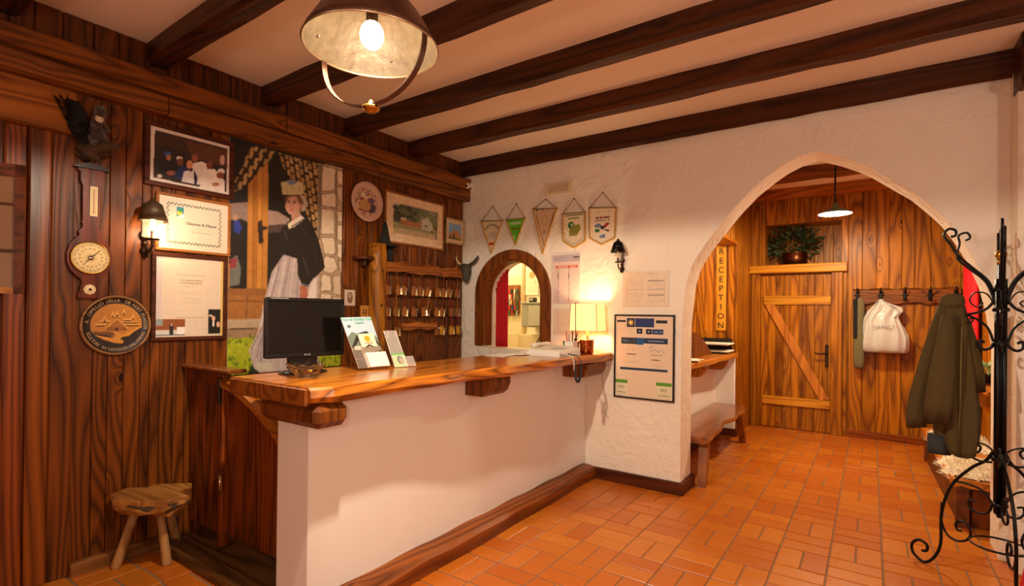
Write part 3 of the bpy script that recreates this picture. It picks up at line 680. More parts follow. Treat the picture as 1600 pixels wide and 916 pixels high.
text('Ostone A Meeni', .028, (px_+.0015, Y_(.60), Z_(.52)), (0, 1, 0), (0, 0, 1), M['ink'], t)
# framed document with two snapshots
t, px_ = framed('framed_document', 1.368, 1.825, 1.302, 1.862, .024, M['frame'], 'brown-framed upright document with two small photos along its bottom edge, below the certificate')
c = Canvas(1.392, 1.801, 1.326, 1.838, .003, lambda u, v: L(u, v)); c.c[:] = lin('d6c0aa')
c.conv = lambda a, b: (1.392+.409*a, 1.326+.512*b)
c.rect(0, .0, .08, 1, 'ccb8b2'); c.rect(.965, 0, 1, 1, 'd8b060')
for zz in np.arange(.2, .95, .045): c.text(.12, .88, zz, .004, 'd2b89e', .6)
c.rect(.28, .24, .72, .78, 'd8c2aa')
for p in ([(.28, .24), (.72, .24)], [(.72, .24), (.72, .78)], [(.72, .78), (.28, .78)], [(.28, .78), (.28, .24)]): c.line(p, .006, 'a08468')
c.text(.33, .68, .715, .018, 'a89078', .9); c.text(.33, .68, .68, .016, 'a89078', .9); c.text(.40, .60, .635, .012, 'b8a088'); 
for zz in (.57, .545, .49, .46, .43, .33): c.text(.32, .68, zz, .009, 'bea68e', .7)
c.rect(0, .015, .42, .225, '8a4a20', .3); c.rect(0, .015, .42, .09, 'c8c0b4', .1); c.rect(.0, .14, .10, .225, '8a9090'); c.rect(.20, .02, .25, .16, '1a120e'); c.ell(.225, .15, .015, .02, 'd09a7a'); c.rect(.30, .03, .42, .12, 'e8ded4'); c.rect(0, .015, .42, .03, '4a5a68')
c.rect(.77, .03, .96, .35, '15110e', .4); c.ell(.855, .23, .03, .035, 'd8a888'); c.rect(.84, .12, .87, .20, 'e8e0d8'); c.rect(.78, .25, .84, .28, 'c8b8a8'); c.ell(.93, .15, .03, .04, 'd8a888')
c.soften(1, .03); c.build('document_sheet', t, WX(px_))
# barometer
BY = 1.055
t = thing('barometer', (XW, BY, 1.93), 'dark wooden banjo barometer with thermometer and round dial left of the lit sconce', 'barometer')
half = [(0, 1.56), (.052, 1.56), (.052, 1.585), (.045, 1.60), (.044, 1.625), (.035, 1.65), (.045, 1.672), (.065, 1.69), (.088, 1.715), (.103, 1.76), (.105, 1.81), (.092, 1.86), (.068, 1.90), (.050, 1.915), (.055, 1.94), (.040, 1.955), (.034, 1.975), (.040, 1.99), (.036, 2.0), (.038, 2.20), (.048, 2.225), (.048, 2.275), (.062, 2.285), (.062, 2.30), (0, 2.30)]
prof = half + [(-a, b) for a, b in half[::-1][1:-1]]
MB().prism([(BY+a, b) for a, b in prof], lambda p, q, c: (c, p, q), XW, XW+.028).build('body', M['mahog'], t)
MB().prism([(BY-.085, 2.296), (BY+.085, 2.296), (BY+.062, 2.312), (BY+.012, 2.33), (BY, 2.322), (BY-.012, 2.33), (BY-.062, 2.312)], lambda p, q, c: (c, p, q), XW, XW+.045).build('broken_pediment', M['ebony'], t)
dl_ = MB().lathe([(0, 0), (.092, 0), (.094, .008), (.086, .014), (.086, .010), (0, .010)], (XW+.028, BY, 1.79), 36, (1, 0, 0)).build('dial_bezel', M['brass'], t)
c = Canvas(BY-.084, BY+.084, 1.706, 1.874, .0028); c.c[:] = lin('e8cf98'); c.conv = lambda a, b: (BY+a, 1.79+b)
for k in range(60):
    a = 2*PI*k/60; r1 = .078; r2 = .070 if k % 5 else .064; c.line([(r1*math.cos(a), r1*math.sin(a)), (r2*math.cos(a), r2*math.sin(a))], .0028, '5a4020')
for k in range(16):
    a = 2*PI*k/16+.1; c.ell(.052*math.cos(a), .052*math.sin(a), .006, .003, '9a7a4a')
c.ell(0, 0, .026, .026, 'dcc088')
c.build('dial_face', t, WX(XW+.0395), keep=((c.A-BY)**2+(c.B-1.79)**2 < .084**2), mat=M['glossprint'])
MB().tube([(XW+.043, BY-.03, 1.755), (XW+.043, BY, 1.79), (XW+.043, BY+.045, 1.838)], [.001, .003, .001], 6).build('needle', M['ink'], t)
MB().lathe([(0, .006), (.013, .004), (.015, 0)], (XW+.040, BY, 1.79), 16, (1, 0, 0)).build('centre_boss', M['chrome'], t)
c = Canvas(BY-.005, BY+.030, 2.03, 2.20, .0022); c.c[:] = lin('e6cc94'); c.conv = None
for zz in np.arange(2.045, 2.19, .008): c.rect(BY+.001, zz, BY+.007, zz+.0024, '6a5030'); c.rect(BY+.018, zz, BY+.024, zz+.0024, '6a5030')
c.rect(BY+.011, 2.04, BY+.014, 2.185, 'a03a20'); c.build('thermometer_scale', t, WX(XW+.030))
MB().lathe([(0, .006), (.024, .006), (.030, 0)], (XW+.028, BY, 1.61), 8, (1, 0, 0)).build('hygrometer_dial', M['ivory'], t)
MB().lathe([(0, .009), (.008, .007)], (XW+.028, BY, 1.61), 10, (1, 0, 0)).build('hygrometer_hub', M['darkiron'], t)
# carved round plaque
PY, PZ = 1.19, 1.405
t = thing('round_plaque', (XW, PY, PZ), 'round carved wooden plaque with a house scene and dark lettered rim, below the barometer', 'plaque')
MB().lathe([(0, 0), (.172, 0), (.176, .012), (.172, .022), (.166, .024), (.163, .016), (.128, .016), (0, .016)], (XW, PY, PZ), 56, (1, 0, 0)).build('disc', plain('plaque_dark', '24130c', .5, 0, .3), t)
MB().lathe([(.163, .016), (.166, .026), (.172, .027), (.177, .018), (.177, .008)], (XW, PY, PZ), 56, (1, 0, 0)).build('rim', wood('plaque_rim', 'a8784c', '5a3a20', 1, 9, 6, .5, .1), t)
c = Canvas(PY-.130, PY+.130, PZ-.130, PZ+.130, .0027); c.conv = lambda a, b: (PY+a, PZ+b); c.c[:] = lin('b87422')
for k in range(700): a, b = c.rg.uniform(-.13, .13, 2); c.rect(a, b, a+.006, b+.0027, c.rg.choice(['a86a1e', 'c8842a', 'b06e20']))
dk, lt = '6a3c12', 'd89a40'
c.poly([(-.13, -.035), (-.02, -.04), (-.01, -.06), (-.10, -.075), (-.125, -.06)], '6b4318', .2)
for (x0, y0, x1, y1) in ((-.105, .0, -.055, .01), (-.085, .02, -.03, .03), (-.02, .045, .015, .055), (.03, .03, .075, .04), (.02, .015, .11, .022), (.03, .0, .12, .008)): c.rect(x0, y0, x1, y1, lt); c.rect(x0+.006, y0-.007, x1-.004, y0, dk)
for x, y in ((-.02, .085), (.0, .09), (.035, .10), (.08, .07), (-.06, .06)): c.poly([(x-.012, y-.03), (x, y), (x+.012, y-.03)], lt); c.poly([(x-.006, y-.04), (x, y-.02), (x+.006, y-.04)], dk)
c.poly([(-.055, -.02), (0, .04), (.055, -.02), (.05, -.035), (-.05, -.035)], 'a05e18'); c.line([(-.055, -.02), (0, .04), (.055, -.02)], .006, lt)
for k in range(8): c.rect(-.045+k*.012, -.032, -.040+k*.012, -.012, dk)
c.rect(-.008, -.032, .006, -.016, '2a160a')
c.poly([(-.13, -.05), (-.05, -.058), (0, -.075), (.03, -.055), (.13, -.015), (.13, -.13), (-.13, -.13)], '26150c')
c.poly([(-.11, -.055), (-.02, -.075), (.0, -.06), (-.02, -.035), (.0, -.045), (.035, -.055), (.12, -.005), (.115, -.02), (.08, -.045), (.06, -.065), (.03, -.07), (.015, -.08), (.035, -.095), (.03, -.11), (-.01, -.105), (-.06, -.085)], 'd08a30', .15)
c.build('carved_scene', t, WX(XW+.018), keep=((c.A-PY)**2+(c.B-PZ)**2 < .128**2))
def arc_text(s, r, a0, a1, size, X, mat, parent, outward=1):
    obs = []
    for i, ch in enumerate(s):
        if ch == ' ': continue
        a = a0+(a1-a0)*i/(len(s)-1); rad = Vector((0, math.cos(a), math.sin(a)))
        yd = rad if outward > 0 else -rad; xd = Vector((0, math.sin(a), -math.cos(a))) if outward > 0 else Vector((0, -math.sin(a), math.cos(a)))
        obs.append(text(ch, size, (X, PY+rad.y*r, PZ+rad.z*r), xd, yd, mat, parent, ext=.001))
    return join_meshes(obs, 'lettering')
arc_text('A. CAMILLO JELLA  DE NOST PLASSER', .1455, math.radians(172), math.radians(-8), .026, XW+.0175, M['palewood'], t)
arc_text('SCULTORE IN LEGNO DI VAL MARIN', .1455, math.radians(198), math.radians(338), .024, XW+.0175, M['palewood'], t, -1)
# wall sconce on the left wall
def sconce(base, n, label, lit, k=1.0):
    """base: point on the wall; n: outward normal"""
    n = Vector(n); b = Vector(base); s = Vector((0, 0, 1)).cross(n); t = thing('wall_sconce', tuple(b), label, 'wall lamp', None)
    def P(o, z, q=0): return tuple(b+n*o*k+Vector((0, 0, z*k))+s*q*k)
    bp = MB()
    for z, w in ((-.13, .015), (-.10, .028), (-.05, .018), (0, .03), (.05, .018), (.08, .012)): bp.ball(P(.006, z), w*k, 10, 6, (1, 1, 1.2))
    bp.build('back_plate', M['darkiron'], t)
    MB().tube([P(.0, -.06), P(.04, -.10), P(.09, -.105), P(.12, -.08), P(.13, -.045)], .008*k).tube([P(.02, -.08), P(.035, -.13), P(.06, -.14), P(.065, -.12), P(.05, -.115)], .005*k).build('arm', M['darkiron'], t)
    MB().lathe([(0, 0), (.035*k, .002), (.042*k, .010), (.012*k, .012), (.012*k, .06*k), (0, .06*k)], P(.13, -.04), 16).build('candle_cup', M['darkiron'], t)
    MB().lathe([(.002, .15*k), (.012*k, .13*k), (.016*k, .10*k), (.014*k, .07*k), (.004, .055*k)], P(.13, -.04), 12).build('bulb', M['bulb2'] if lit else M['ivory'], t)
    MB().lathe([(.060*k, .03), (.056*k, .06*k), (.056*k, .15*k)], P(.13, -.05), 20).build('glass_chimney', plain('thin_glass', 'fff6e8', .05, 0, 0, alpha=.12), t)
    MB().lathe([(.080*k, 0), (.084*k, -.004), (.050*k, .105*k), (.030*k, .118*k), (.018*k, .128*k), (.012*k, .145*k), (0, .148*k)], P(.13, .085), 24).lathe([(.078*k, .002), (.046*k, .102*k), (.0, .112*k)], P(.13, .085), 24).build('shade', plain('pierced_tin_shade', '4e3a26', .5, .4, .3, 40, .2) if lit else M['iron'], t)
    return t
sconce((XW, 1.33, 1.955), (1, 0, 0), 'lit wall sconce with a conical dark metal shade, beside the barometer on the panelled wall', True, .95)
sconce((-1.83, YW-.004, 1.985), (0, -1, 0), 'unlit wall sconce with a small dark conical shade on the white arch wall', False, .78)
# mural photograph
MY0, MY1, MZ0, MZ1 = 1.838, 2.776, 1.045, 2.712
t = thing('mural_photograph', (XW, 2.3, 1.05), 'tall mural photo of a woman in black blouse and pale apron by a window', 'poster')
c = Canvas(MY0, MY1, MZ0, MZ1, .0055, lambda u, v: L(u, v))
c.c[:] = lin('b0743a')
c.poly([(360, 210), (430, 230), (430, 460), (360, 460)], '17130e', .4)
c.poly([(420, 230), (510, 250), (505, 460), (420, 460)], '17130e', .4)
c.poly([(355, 318), (392, 315), (395, 350), (378, 342), (355, 345)], '8a7268', .2); c.poly([(418, 327), (435, 330), (455, 342), (450, 350), (420, 352)], '9a7e70', .2)
c.poly([(418, 352), (455, 350), (455, 362), (418, 364)], '4a3a36', .3); c.poly([(366, 343), (374, 343), (380, 356), (374, 367), (366, 360)], '26388a', .3); c.ell(369, 340, 4, 5, 'b08468')
c.poly([(361, 405), (372, 398), (378, 420), (376, 445), (360, 448)], '6a6a62', .5); c.poly([(360, 405), (372, 402), (370, 418), (361, 420)], '8a3038', .4)
# window timber
tb = ['b87830', 'a86826', 'c48434']
for i, (a, b) in enumerate([(389, 397), (397, 405), (405, 413), (413, 421)]): c.poly([(a, 232), (b, 234), (b-2, 505), (a-2, 505)], tb[i % 3], .12)
c.line([(398, 240), (396, 500)], 1.2, '8a5426'); c.line([(412, 240), (410, 500)], 1.2, '8a5426')
c.poly([(355, 450), (432, 452), (430, 462), (355, 462)], '8f5a2a', .15); c.poly([(355, 462), (435, 462), (430, 500), (355, 498)], 'a0662e', .2); c.line([(355, 470), (430, 472)], 2, '7a4a20'); c.line([(388, 462), (386, 500)], 2, '7a4a20')
c.poly([(404, 346), (411, 344), (413, 378), (406, 382)], '2a1c12', .3); c.ell(414, 356, 5, 3, '2a1c12')
# curtains of woven checks
def checks(poly, n, dx, dy, light='b08a54'):
    mk = c.mask(poly); c.put(mk, '2c1c10', .3)
    for i in range(n):
        for j in range(n):
            u = dx[0]+i*dx[1]+j*dx[2]; v = dy[0]+i*dy[1]+j*dy[2]+(6 if i % 2 else 0)+c.rg.uniform(-1, 1)
            m2 = c.mask([(u, v), (u+5.4, v+.8), (u+5.0+dx[3]*1.2, v+10.5), (u+dx[3]*1.2, v+9.7)]) & mk
            c.put(m2, c.rg.choice([light, 'a07a46', 'bc9660']), .15)
checks([(391, 226), (432, 234), (425, 248), (404, 270), (385, 292), (367, 300), (366, 286), (380, 262)], 18, (380, 7.4, -8.2, -3), (206, 1.6, 12.6))
checks([(436, 238), (500, 256), (500, 330), (499, 372), (480, 335), (462, 290), (444, 262)], 26, (430, 7.2, 1.8, 1), (222, 2.2, 12.4))
# stone jamb
c.poly([(499, 255), (540, 262), (540, 520), (496, 512)], 'b49a7c', .12)
c.poly([(499, 255), (505, 257), (502, 375), (498, 375)], '7a6450')
st = [[(505, 259), (526, 263), (525, 298), (504, 299)], [(504, 303), (526, 301), (527, 325), (504, 321)], [(504, 325), (525, 328), (524, 366), (503, 366)], [(503, 371), (524, 371), (526, 398), (508, 397)], [(508, 400), (524, 402), (530, 420), (520, 428), (506, 424)], [(504, 428), (518, 431), (520, 455), (502, 455)], [(521, 431), (534, 430), (534, 462), (522, 460)], [(502, 458), (519, 459), (520, 485), (500, 482)], [(521, 464), (535, 465), (535, 500), (520, 500)],
      [(529, 265), (537, 267), (537, 290), (528, 286)], [(528, 290), (537, 293), (537, 318), (529, 312)], [(528, 330), (537, 330), (537, 348), (528, 345)], [(528, 350), (537, 352), (537, 378), (528, 374)], [(528, 380), (537, 382), (537, 405), (529, 402)], [(530, 408), (537, 408), (537, 428), (533, 426)]]
for p in [(496, 250)]: pass
c.line([(527, 262), (526, 300), (528, 330), (526, 366), (529, 400), (534, 428)], 1.6, '7c6248')
for i, p in enumerate(st):
    c.poly(p, ['d8c2a8', 'dfc9ae', 'd0b89c', 'dac4a6'][i % 4], .08); c.line(p+[p[0]], 1.3, '7c6248')
# sill and wall under the window, grass
c.poly([(355, 500), (412, 498), (404, 512), (355, 514)], 'b49c7e', .1); c.poly([(355, 514), (404, 512), (398, 530), (355, 532)], '9a7a5c', .3); c.line([(355, 515), (404, 513)], 2, '5a4030')
c.poly([(355, 530), (545, 515), (545, 600), (355, 600)], 'a0a81c', .25)
for k in range(420):
    u = c.rg.uniform(355, 540); v = c.rg.uniform(526, 590); g = '3c5a14' if (v < 540 or 560 < v) and c.rg.rand() < .75 else c.rg.choice(['b4b824', '8c9c1c', 'c4c43c'])
    c.poly([(u, v), (u+2.2, v), (u+1.5+c.rg.uniform(-2, 2), v-c.rg.uniform(4, 9))], g)
c.poly([(395, 570), (425, 574), (440, 600), (380, 600)], '1c2a0c', .3)
# the woman (printed)
sk = '9d8c90'
c.poly([(444, 398), (470, 398), (500, 432), (496, 470), (500, 575), (430, 600), (398, 576), (390, 548), (404, 520), (414, 470), (426, 425)], 'b8a4a0', .06)
for (a, b, w, col) in [((440, 405), (402, 560), 3, '9c8888'), ((448, 402), (418, 570), 3, 'cbbab4'), ((455, 402), (432, 520), 2.5, '9c8888'), ((462, 402), (440, 575), 3, 'c8b6b0'), ((434, 420), (398, 545), 2.5, 'd0c0ba'), ((468, 430), (458, 560), 3, 'a09090'), ((425, 480), (394, 548), 2, '8c7a7a'), ((412, 520), (408, 572), 3, '98868a')]: c.line([a, b], w, col, .05)
c.poly([(489, 440), (497, 432), (496, 468), (480, 468)], 'e0cec4', .05)
c.poly([(400, 566), (432, 568), (424, 580), (404, 578)], 'c4b8a0', .3)
c.poly([(455, 350), (475, 342), (490, 352), (498, 372), (505, 398), (509, 418), (500, 428), (490, 436), (482, 448), (474, 446), (467, 430), (466, 404), (446, 398), (436, 402), (432, 390), (438, 365), (444, 354)], '1d1917', .2)
c.line([(470, 352), (490, 380), (498, 415)], 2, '302a2a', .2); c.line([(474, 400), (484, 430)], 3, '3a3230', .2); c.line([(446, 360), (450, 375)], 3, '3a3432', .5)
c.line([(471, 444), (482, 446)], 2, '7a7a80')
c.poly([(470, 446), (481, 448), (483, 462), (478, 468), (470, 466)], 'b0664a', .08)
c.poly([(456, 345), (470, 334), (478, 342), (462, 354), (452, 358)], 'd8c4b0', .08); c.line([(449, 347), (456, 355), (476, 342)], 1.6, '3a3028'); c.ell(454, 352, 3.2, 4.4, 'd8cc9c')
c.poly([(455, 330), (468, 326), (472, 336), (458, 346)], 'c08a6c')
c.ell(458, 319, 11.5, 17, 'c8917a', .05); c.poly([(463, 303), (474, 306), (477, 320), (470, 332), (468, 316)], 'a8785c')
c.poly([(446, 310), (452, 302), (470, 302), (476, 318), (470, 318), (464, 306), (452, 308), (447, 322)], '6a4630', .2)
c.poly([(470, 304), (478, 306), (482, 316), (479, 328), (472, 332), (476, 318)], 'b4a48e', .4)
c.ell(452.5, 315.5, 2.2, 1.1, '3a241a'); c.ell(461.5, 316, 2.3, 1.1, '3a241a'); c.line([(450, 312.6), (455, 312.2)], 1, '6a4632'); c.line([(459, 312.6), (464.5, 313.2)], 1, '6a4632'); c.line([(456.6, 316), (455.4, 322.5), (458, 323.4)], 1, 'a0684c'); c.line([(453.2, 327.6), (460, 327.8)], 1.7, 'a24a3c'); c.ell(465, 322, 3.4, 3, 'd89a7e')
c.poly([(440, 285), (455, 281), (474, 286), (477, 302), (466, 304), (443, 304)], 'cdbd92', .12)
for u in range(442, 477, 4): c.line([(u, 288), (u+.6, 302)], 1.1, '9c8a58')
c.poly([(448, 284), (460, 281), (466, 286), (455, 289)], '6a78a0', .3)
c.soften(1, .09); c.build('printed_panel', t, WX(XW+.004))
MB().box(XW, XW+.003, MY0, MY1, MZ0, MZ1).build('backing_board', M['paper'], t)
# decorative wall plate
t = thing('decorative_plate', (XW, 3.028, 2.475), 'round painted ceramic plate hanging between the mural and the landscape picture', 'plate')
MB().lathe([(0, .004), (.10, .006), (.13, .014), (.172, .028), (.176, .024), (.12, 0), (0, 0)], (XW, 3.028, 2.475), 44, (1, 0, 0)).build('dish', plain('rose_glaze', 'c8a08c', .25, 0, .3, 60), t)
c = Canvas(2.878, 3.178, 2.325, 2.625, .004); c.conv = lambda a, b: (3.028+a, 2.475+b); c.c[:] = lin('d0a88c')
for k in range(500): a, b = c.rg.uniform(-.15, .15, 2); c.rect(a, b, a+.008, b+.006, c.rg.choice(['b88c7c', 'd0a890', 'c8a07c', 'bf9488']))
for k in range(150):
    a = c.rg.uniform(0, 2*PI); r = c.rg.uniform(.06, .148); c.ell(r*math.cos(a), r*math.sin(a), .007, .005, c.rg.choice(['7a4a5a', '8a6a3a', '6a4a4a']))
c.poly([(-.09, -.07), (-.06, .0), (.0, .02), (.05, -.02), (.06, -.08)], 'b88a54', .3); c.poly([(.0, .02), (.06, .05), (.09, .01), (.05, -.02)], '6a4a68', .3); c.ell(.07, -.05, .03, .04, '4a3a48', .3); c.ell(.04, -.08, .015, .02, '2a1c20'); c.line([(-.09, -.08), (.06, -.085)], .012, '7a3a38'); c.ell(-.05, .02, .02, .012, '8a3a3a'); c.ell(-.04, .06, .025, .015, 'd8c8b0', .2)
c.soften(1, .12); c.build('painted_scene', t, WX(XW+.0125), keep=((c.A-3.028)**2+(c.B-2.475)**2 < .128**2), mat=M['glossprint'])
# landscape picture
t, px_ = framed('framed_landscape', 3.235, 4.035, 2.145, 2.628, .018, M['frame2'], 'landscape-format picture of trees and a white building in a wide cream mount, high on the wall')
c = Canvas(3.253, 4.017, 2.163, 2.610, .005); c.conv = lambda a, b: (3.253+.764*a, 2.163+.447*b); c.c[:] = lin('dcbc98')
c.rect(.12, .18, .90, .82, '5a5e48', .3); c.rect(.12, .25, .9, .42, 'a09a6c', .15); c.rect(.12, .18, .9, .30, 'b8a27e', .12); c.rect(.12, .66, .22, .82, 'b8b0a0', .2)
for k in range(60): a = c.rg.uniform(.14, .86); b = c.rg.uniform(.5, .78); c.ell(a, b, .05, .05, c.rg.choice(['3c4030', '4a503a', '5e6648', '2e3226']) if a < .55 else c.rg.choice(['7a8060', '8a8c6c', '6a7050']), .3)
c.rect(.24, .38, .62, .50, 'a8744c', .25); c.rect(.24, .50, .34, .54, 'c8b8a0'); c.poly([(.60, .36), (.60, .58), (.70, .64), (.82, .52), (.82, .34)], 'b8b4a8', .06); c.rect(.66, .44, .70, .47, '2a2a28'); c.rect(.86, .2, .885, .6, '6a4a30', .2); c.ell(.84, .56, .05, .12, '6e7450', .3); c.rect(.12, .32, .9, .36, '8a9060', .2)
c.rect(.78, .34, .81, .37, '4a3a30')
c.soften(1, .15); c.build('picture_print', t, WX(px_))
# small mountain picture
t, px_ = framed('small_framed_picture', 4.068, 4.366, 2.235, 2.505, .016, plain('gilt_frame', 'b09468', .4, .2, .2), 'small square picture of rocky peaks under blue sky beside the white wall corner')
c = Canvas(4.084, 4.350, 2.251, 2.489, .005); c.conv = lambda a, b: (4.084+.266*a, 2.251+.238*b); c.c[:] = lin('d0b090')
c.rect(.12, .14, .88, .86, '7a9ac0', .1); c.poly([(.12, .14), (.12, .38), (.3, .44), (.45, .66), (.55, .5), (.68, .62), (.88, .3), (.88, .14)], 'a87a44', .3); c.poly([(.35, .14), (.42, .5), (.5, .2)], '4a3a2a', .3); c.poly([(.12, .14), (.2, .3), (.35, .14)], '4a3c28'); c.rect(.12, .14, .88, .2, '5a5434', .3)
c.soften(1, .15); c.build('picture_print', t, WX(px_))
# two small cards stuck on the wall by the log
t = thing('portrait_card', (XW, 2.868, 1.62), 'small pale oval-portrait card on the panelled wall left of the log post', 'card')
c = Canvas(2.815, 2.922, 1.552, 1.688, .005); c.conv = None; c.c[:] = lin('c8b49a'); c.ell(2.868, 1.62, .03, .05, '7a5a44', .2); c.ell(2.868, 1.635, .016, .022, 'b08c70'); c.build('card_print', t, WX(XW+.003)); MB().box(XW-.002, XW+.0025, 2.815, 2.922, 1.552, 1.688).build('card_backing', M['paper'], t)
t = thing('yellow_card', (XW+.06, 2.98, 1.50), 'small yellow-orange card with red crest leaning just above the brochure stand', 'card')
c = Canvas(2.935, 3.025, 1.44, 1.555, .005); c.conv = None; c.c[:] = lin('b87c34'); c.rect(2.958, 1.478, 3.0, 1.52, '5a1c18', .3); c.rect(2.975, 1.49, 2.985, 1.515, 'd8a040'); c.build('card_print', t, WX(XW+.0605)); MB().box(XW+.052, XW+.060, 2.935, 3.025, 1.44, 1.555).build('card_backing', M['frame2'], t)
MB().cbox(XW, XW+.075, 2.90, 3.06, 1.42, 1.438, .003).build('ledge', M['frame2'], t)
# log post with cap things
t = thing('log_post', (-3.60, 3.10, 1.157), 'upright pale yellow varnished log standing at the left end of the key rack', 'post')
m = MB(); rs = []
for i in range(12):
    z = 1.0+1.105*i/11; r = .077+.003*math.sin(i*2.1); rs.append([(-3.605+r*math.cos(a), 3.10+r*math.sin(a)*1.0, z) for a in [2*PI*k/18 for k in range(18)]])
m.rings(rs).build('log', M['log'], t)
MB().lathe([(0, .002), (.06, .002), (.074, 0)], (-3.605, 3.10, 2.105), 18).build('cut_end', wood('cut_end', 'e0ac58', 'a8702a', 0, 8, 5, .5, 0), t)
for (ky, kz, kr) in ((3.085, 1.56, .016), (3.10, 1.86, .012), (3.12, 1.30, .014)): MB().ball((-3.53, ky, kz), kr, 8, 5, (.5, .8, 1)).build('knot', plain('knot_dark', '3a1e0c', .6), t)
t = thing('wooden_shelf_disc', (XW, 2.96, 1.955), 'small dark half-round wooden shelf on the wall just left of the log post', 'shelf')
MB().lathe([(0, 0), (.085, 0), (.095, .012), (.09, .03), (0, .03)], (-3.63, 2.965, 1.95), 20).build('shelf_board', M['frame'], t)
board(t, 'support', -3.69, -3.60, 2.955, 2.975, 1.90, 1.95, M['frame'], .003)
t = thing('pointed_hat', (-3.62, 3.19, 2.115), 'dark pointed felt hat hanging behind the top of the log post', 'hat')
MB().lathe([(.085, 0), (.088, .006), (.05, .03), (.036, .10), (.022, .17), (.008, .215), (0, .22)], (-3.625, 3.20, 2.105), 20).build('crown', plain('dark_felt', '1a1816', .9, 0, .2), t)
MB().lathe([(.03, 0), (.095, -.02), (.10, -.014), (.03, .012)], (-3.60, 3.20, 2.11), 20).tube([(-3.63, 3.26, 2.09), (-3.64, 3.275, 1.98), (-3.64, 3.27, 1.90)], [.03, .02, .004], 6).build('brim', plain('dark_felt', '1a1816', .9), t)
# key rack with its hanging keys
KX = -3.66
t = thing('key_rack', (XW, 3.7, 1.2), 'rustic wooden rack of hooks for room keys between the log post and the corner', 'key rack')
m = MB(); rs = []
for i in range(30):
    y = 3.185+1.10*i/29; h = .012*math.sin(y*17)+.008*math.sin(y*41); rs.append([(XW, y, 1.875+h*.4), (KX+.06, y, 1.872+h*.4), (KX+.07, y, 1.90+h*.3), (KX+.05, y, 1.965+h), (XW, y, 1.975+h)])
m.rings(rs, smooth=False).build('log_rail', wood('rail_log', 'b0672c', '5a2c12', 1, 6., 8, .4, .6), t)
m = MB(); rs = []
for i in range(14):
    y = 3.42+.46*i/13; h = .008*math.sin(y*23); rs.append([(XW, y, 1.335+h), (KX+.05, y, 1.335+h), (KX+.06, y, 1.36), (KX+.045, y, 1.40+h), (XW, y, 1.40+h)])
m.rings(rs, smooth=False).build('lower_rail', MC['rail_log'], t)
board(t, 'side_stile', -3.69, -3.665, 4.255, 4.295, 1.25, 1.90, M['frame'], .004)
for i, z in enumerate((1.86, 1.66, 1.47)): board(t, 'hook_rail', -3.69, -3.672, 3.19, 4.25, z-.015, z+.015, M['frame'], .004)
hooks = []
for z in (1.855, 1.655, 1.465):
    for i in range(10): hooks.append((3.235+i*.108+rnd.uniform(-.006, .006), z))
for (y, z) in hooks: MB().tube([(XW, y, z), (KX+.03, y, z-.004), (KX+.035, y, z+.012)], .003, 6).build('hook', M['brass'], t)
def keyset(kind):
    o = thing('room_key', (KX+.03, 0, 0), 'room key with a leather fob hanging on the rack', 'key', 'room keys hanging on the wooden key rack')
    MB().tube([(KX+.032, 0, 0), (KX+.036, .002, -.06), (KX+.034, -.002, -.115)], .0075, 6, flat=.5).build('strap', M['leather2'] if kind != 1 else M['leather'], o)
    pts = [(-.014, -.10), (.014, -.10), (.030, -.175), (.024, -.195), (-.024, -.195), (-.030, -.175)]
    MB().prism(pts, lambda a, b, c: (c, a, b), KX+.022, KX+.036).build('fob', (M['leather'], M['leather'], M['yellowl'])[kind], o)
    k = MB().lathe([(.010, 0), (.016, .003), (.010, .006)], (KX+.046, .022, -.125), 10, (1, 0, 0)); k.box(KX+.047, KX+.051, .016, .028, -.195, -.133); k.box(KX+.047, KX+.050, .006, .019, -.19, -.172); k.box(KX+.047, KX+.050, .011, .019, -.160, -.152)
    k.build('key', M['chrome'], o); return o
ks = [keyset(0), keyset(1), keyset(2)]; used = [False]*3
row = ('top', 'middle', 'bottom')
for i, (y, z) in enumerate(hooks):
    rr, cc = divmod(i, 10)
    if rr == 2 and cc in (2, 3, 4, 5): continue
    k = 2 if rr == 2 and cc >= 7 else rnd.choice([0, 0, 1]); o = ks[k] if not used[k] else copy_tree(ks[k]); used[k] = True
    o.location = (KX+.03, y, z); o.rotation_euler = (rnd.uniform(-.22, .22), 0, rnd.uniform(-.3, .3))
    o['label'] = '%s leather key fob, %s from the left on the %s row of the key rack' % ('yellow' if k == 2 else 'brown', ('first', 'second', 'third', 'fourth', 'fifth', 'sixth', 'seventh', 'eighth', 'ninth', 'tenth')[cc], row[rr])
    o['group'] = 'room keys hanging on the wooden key rack'
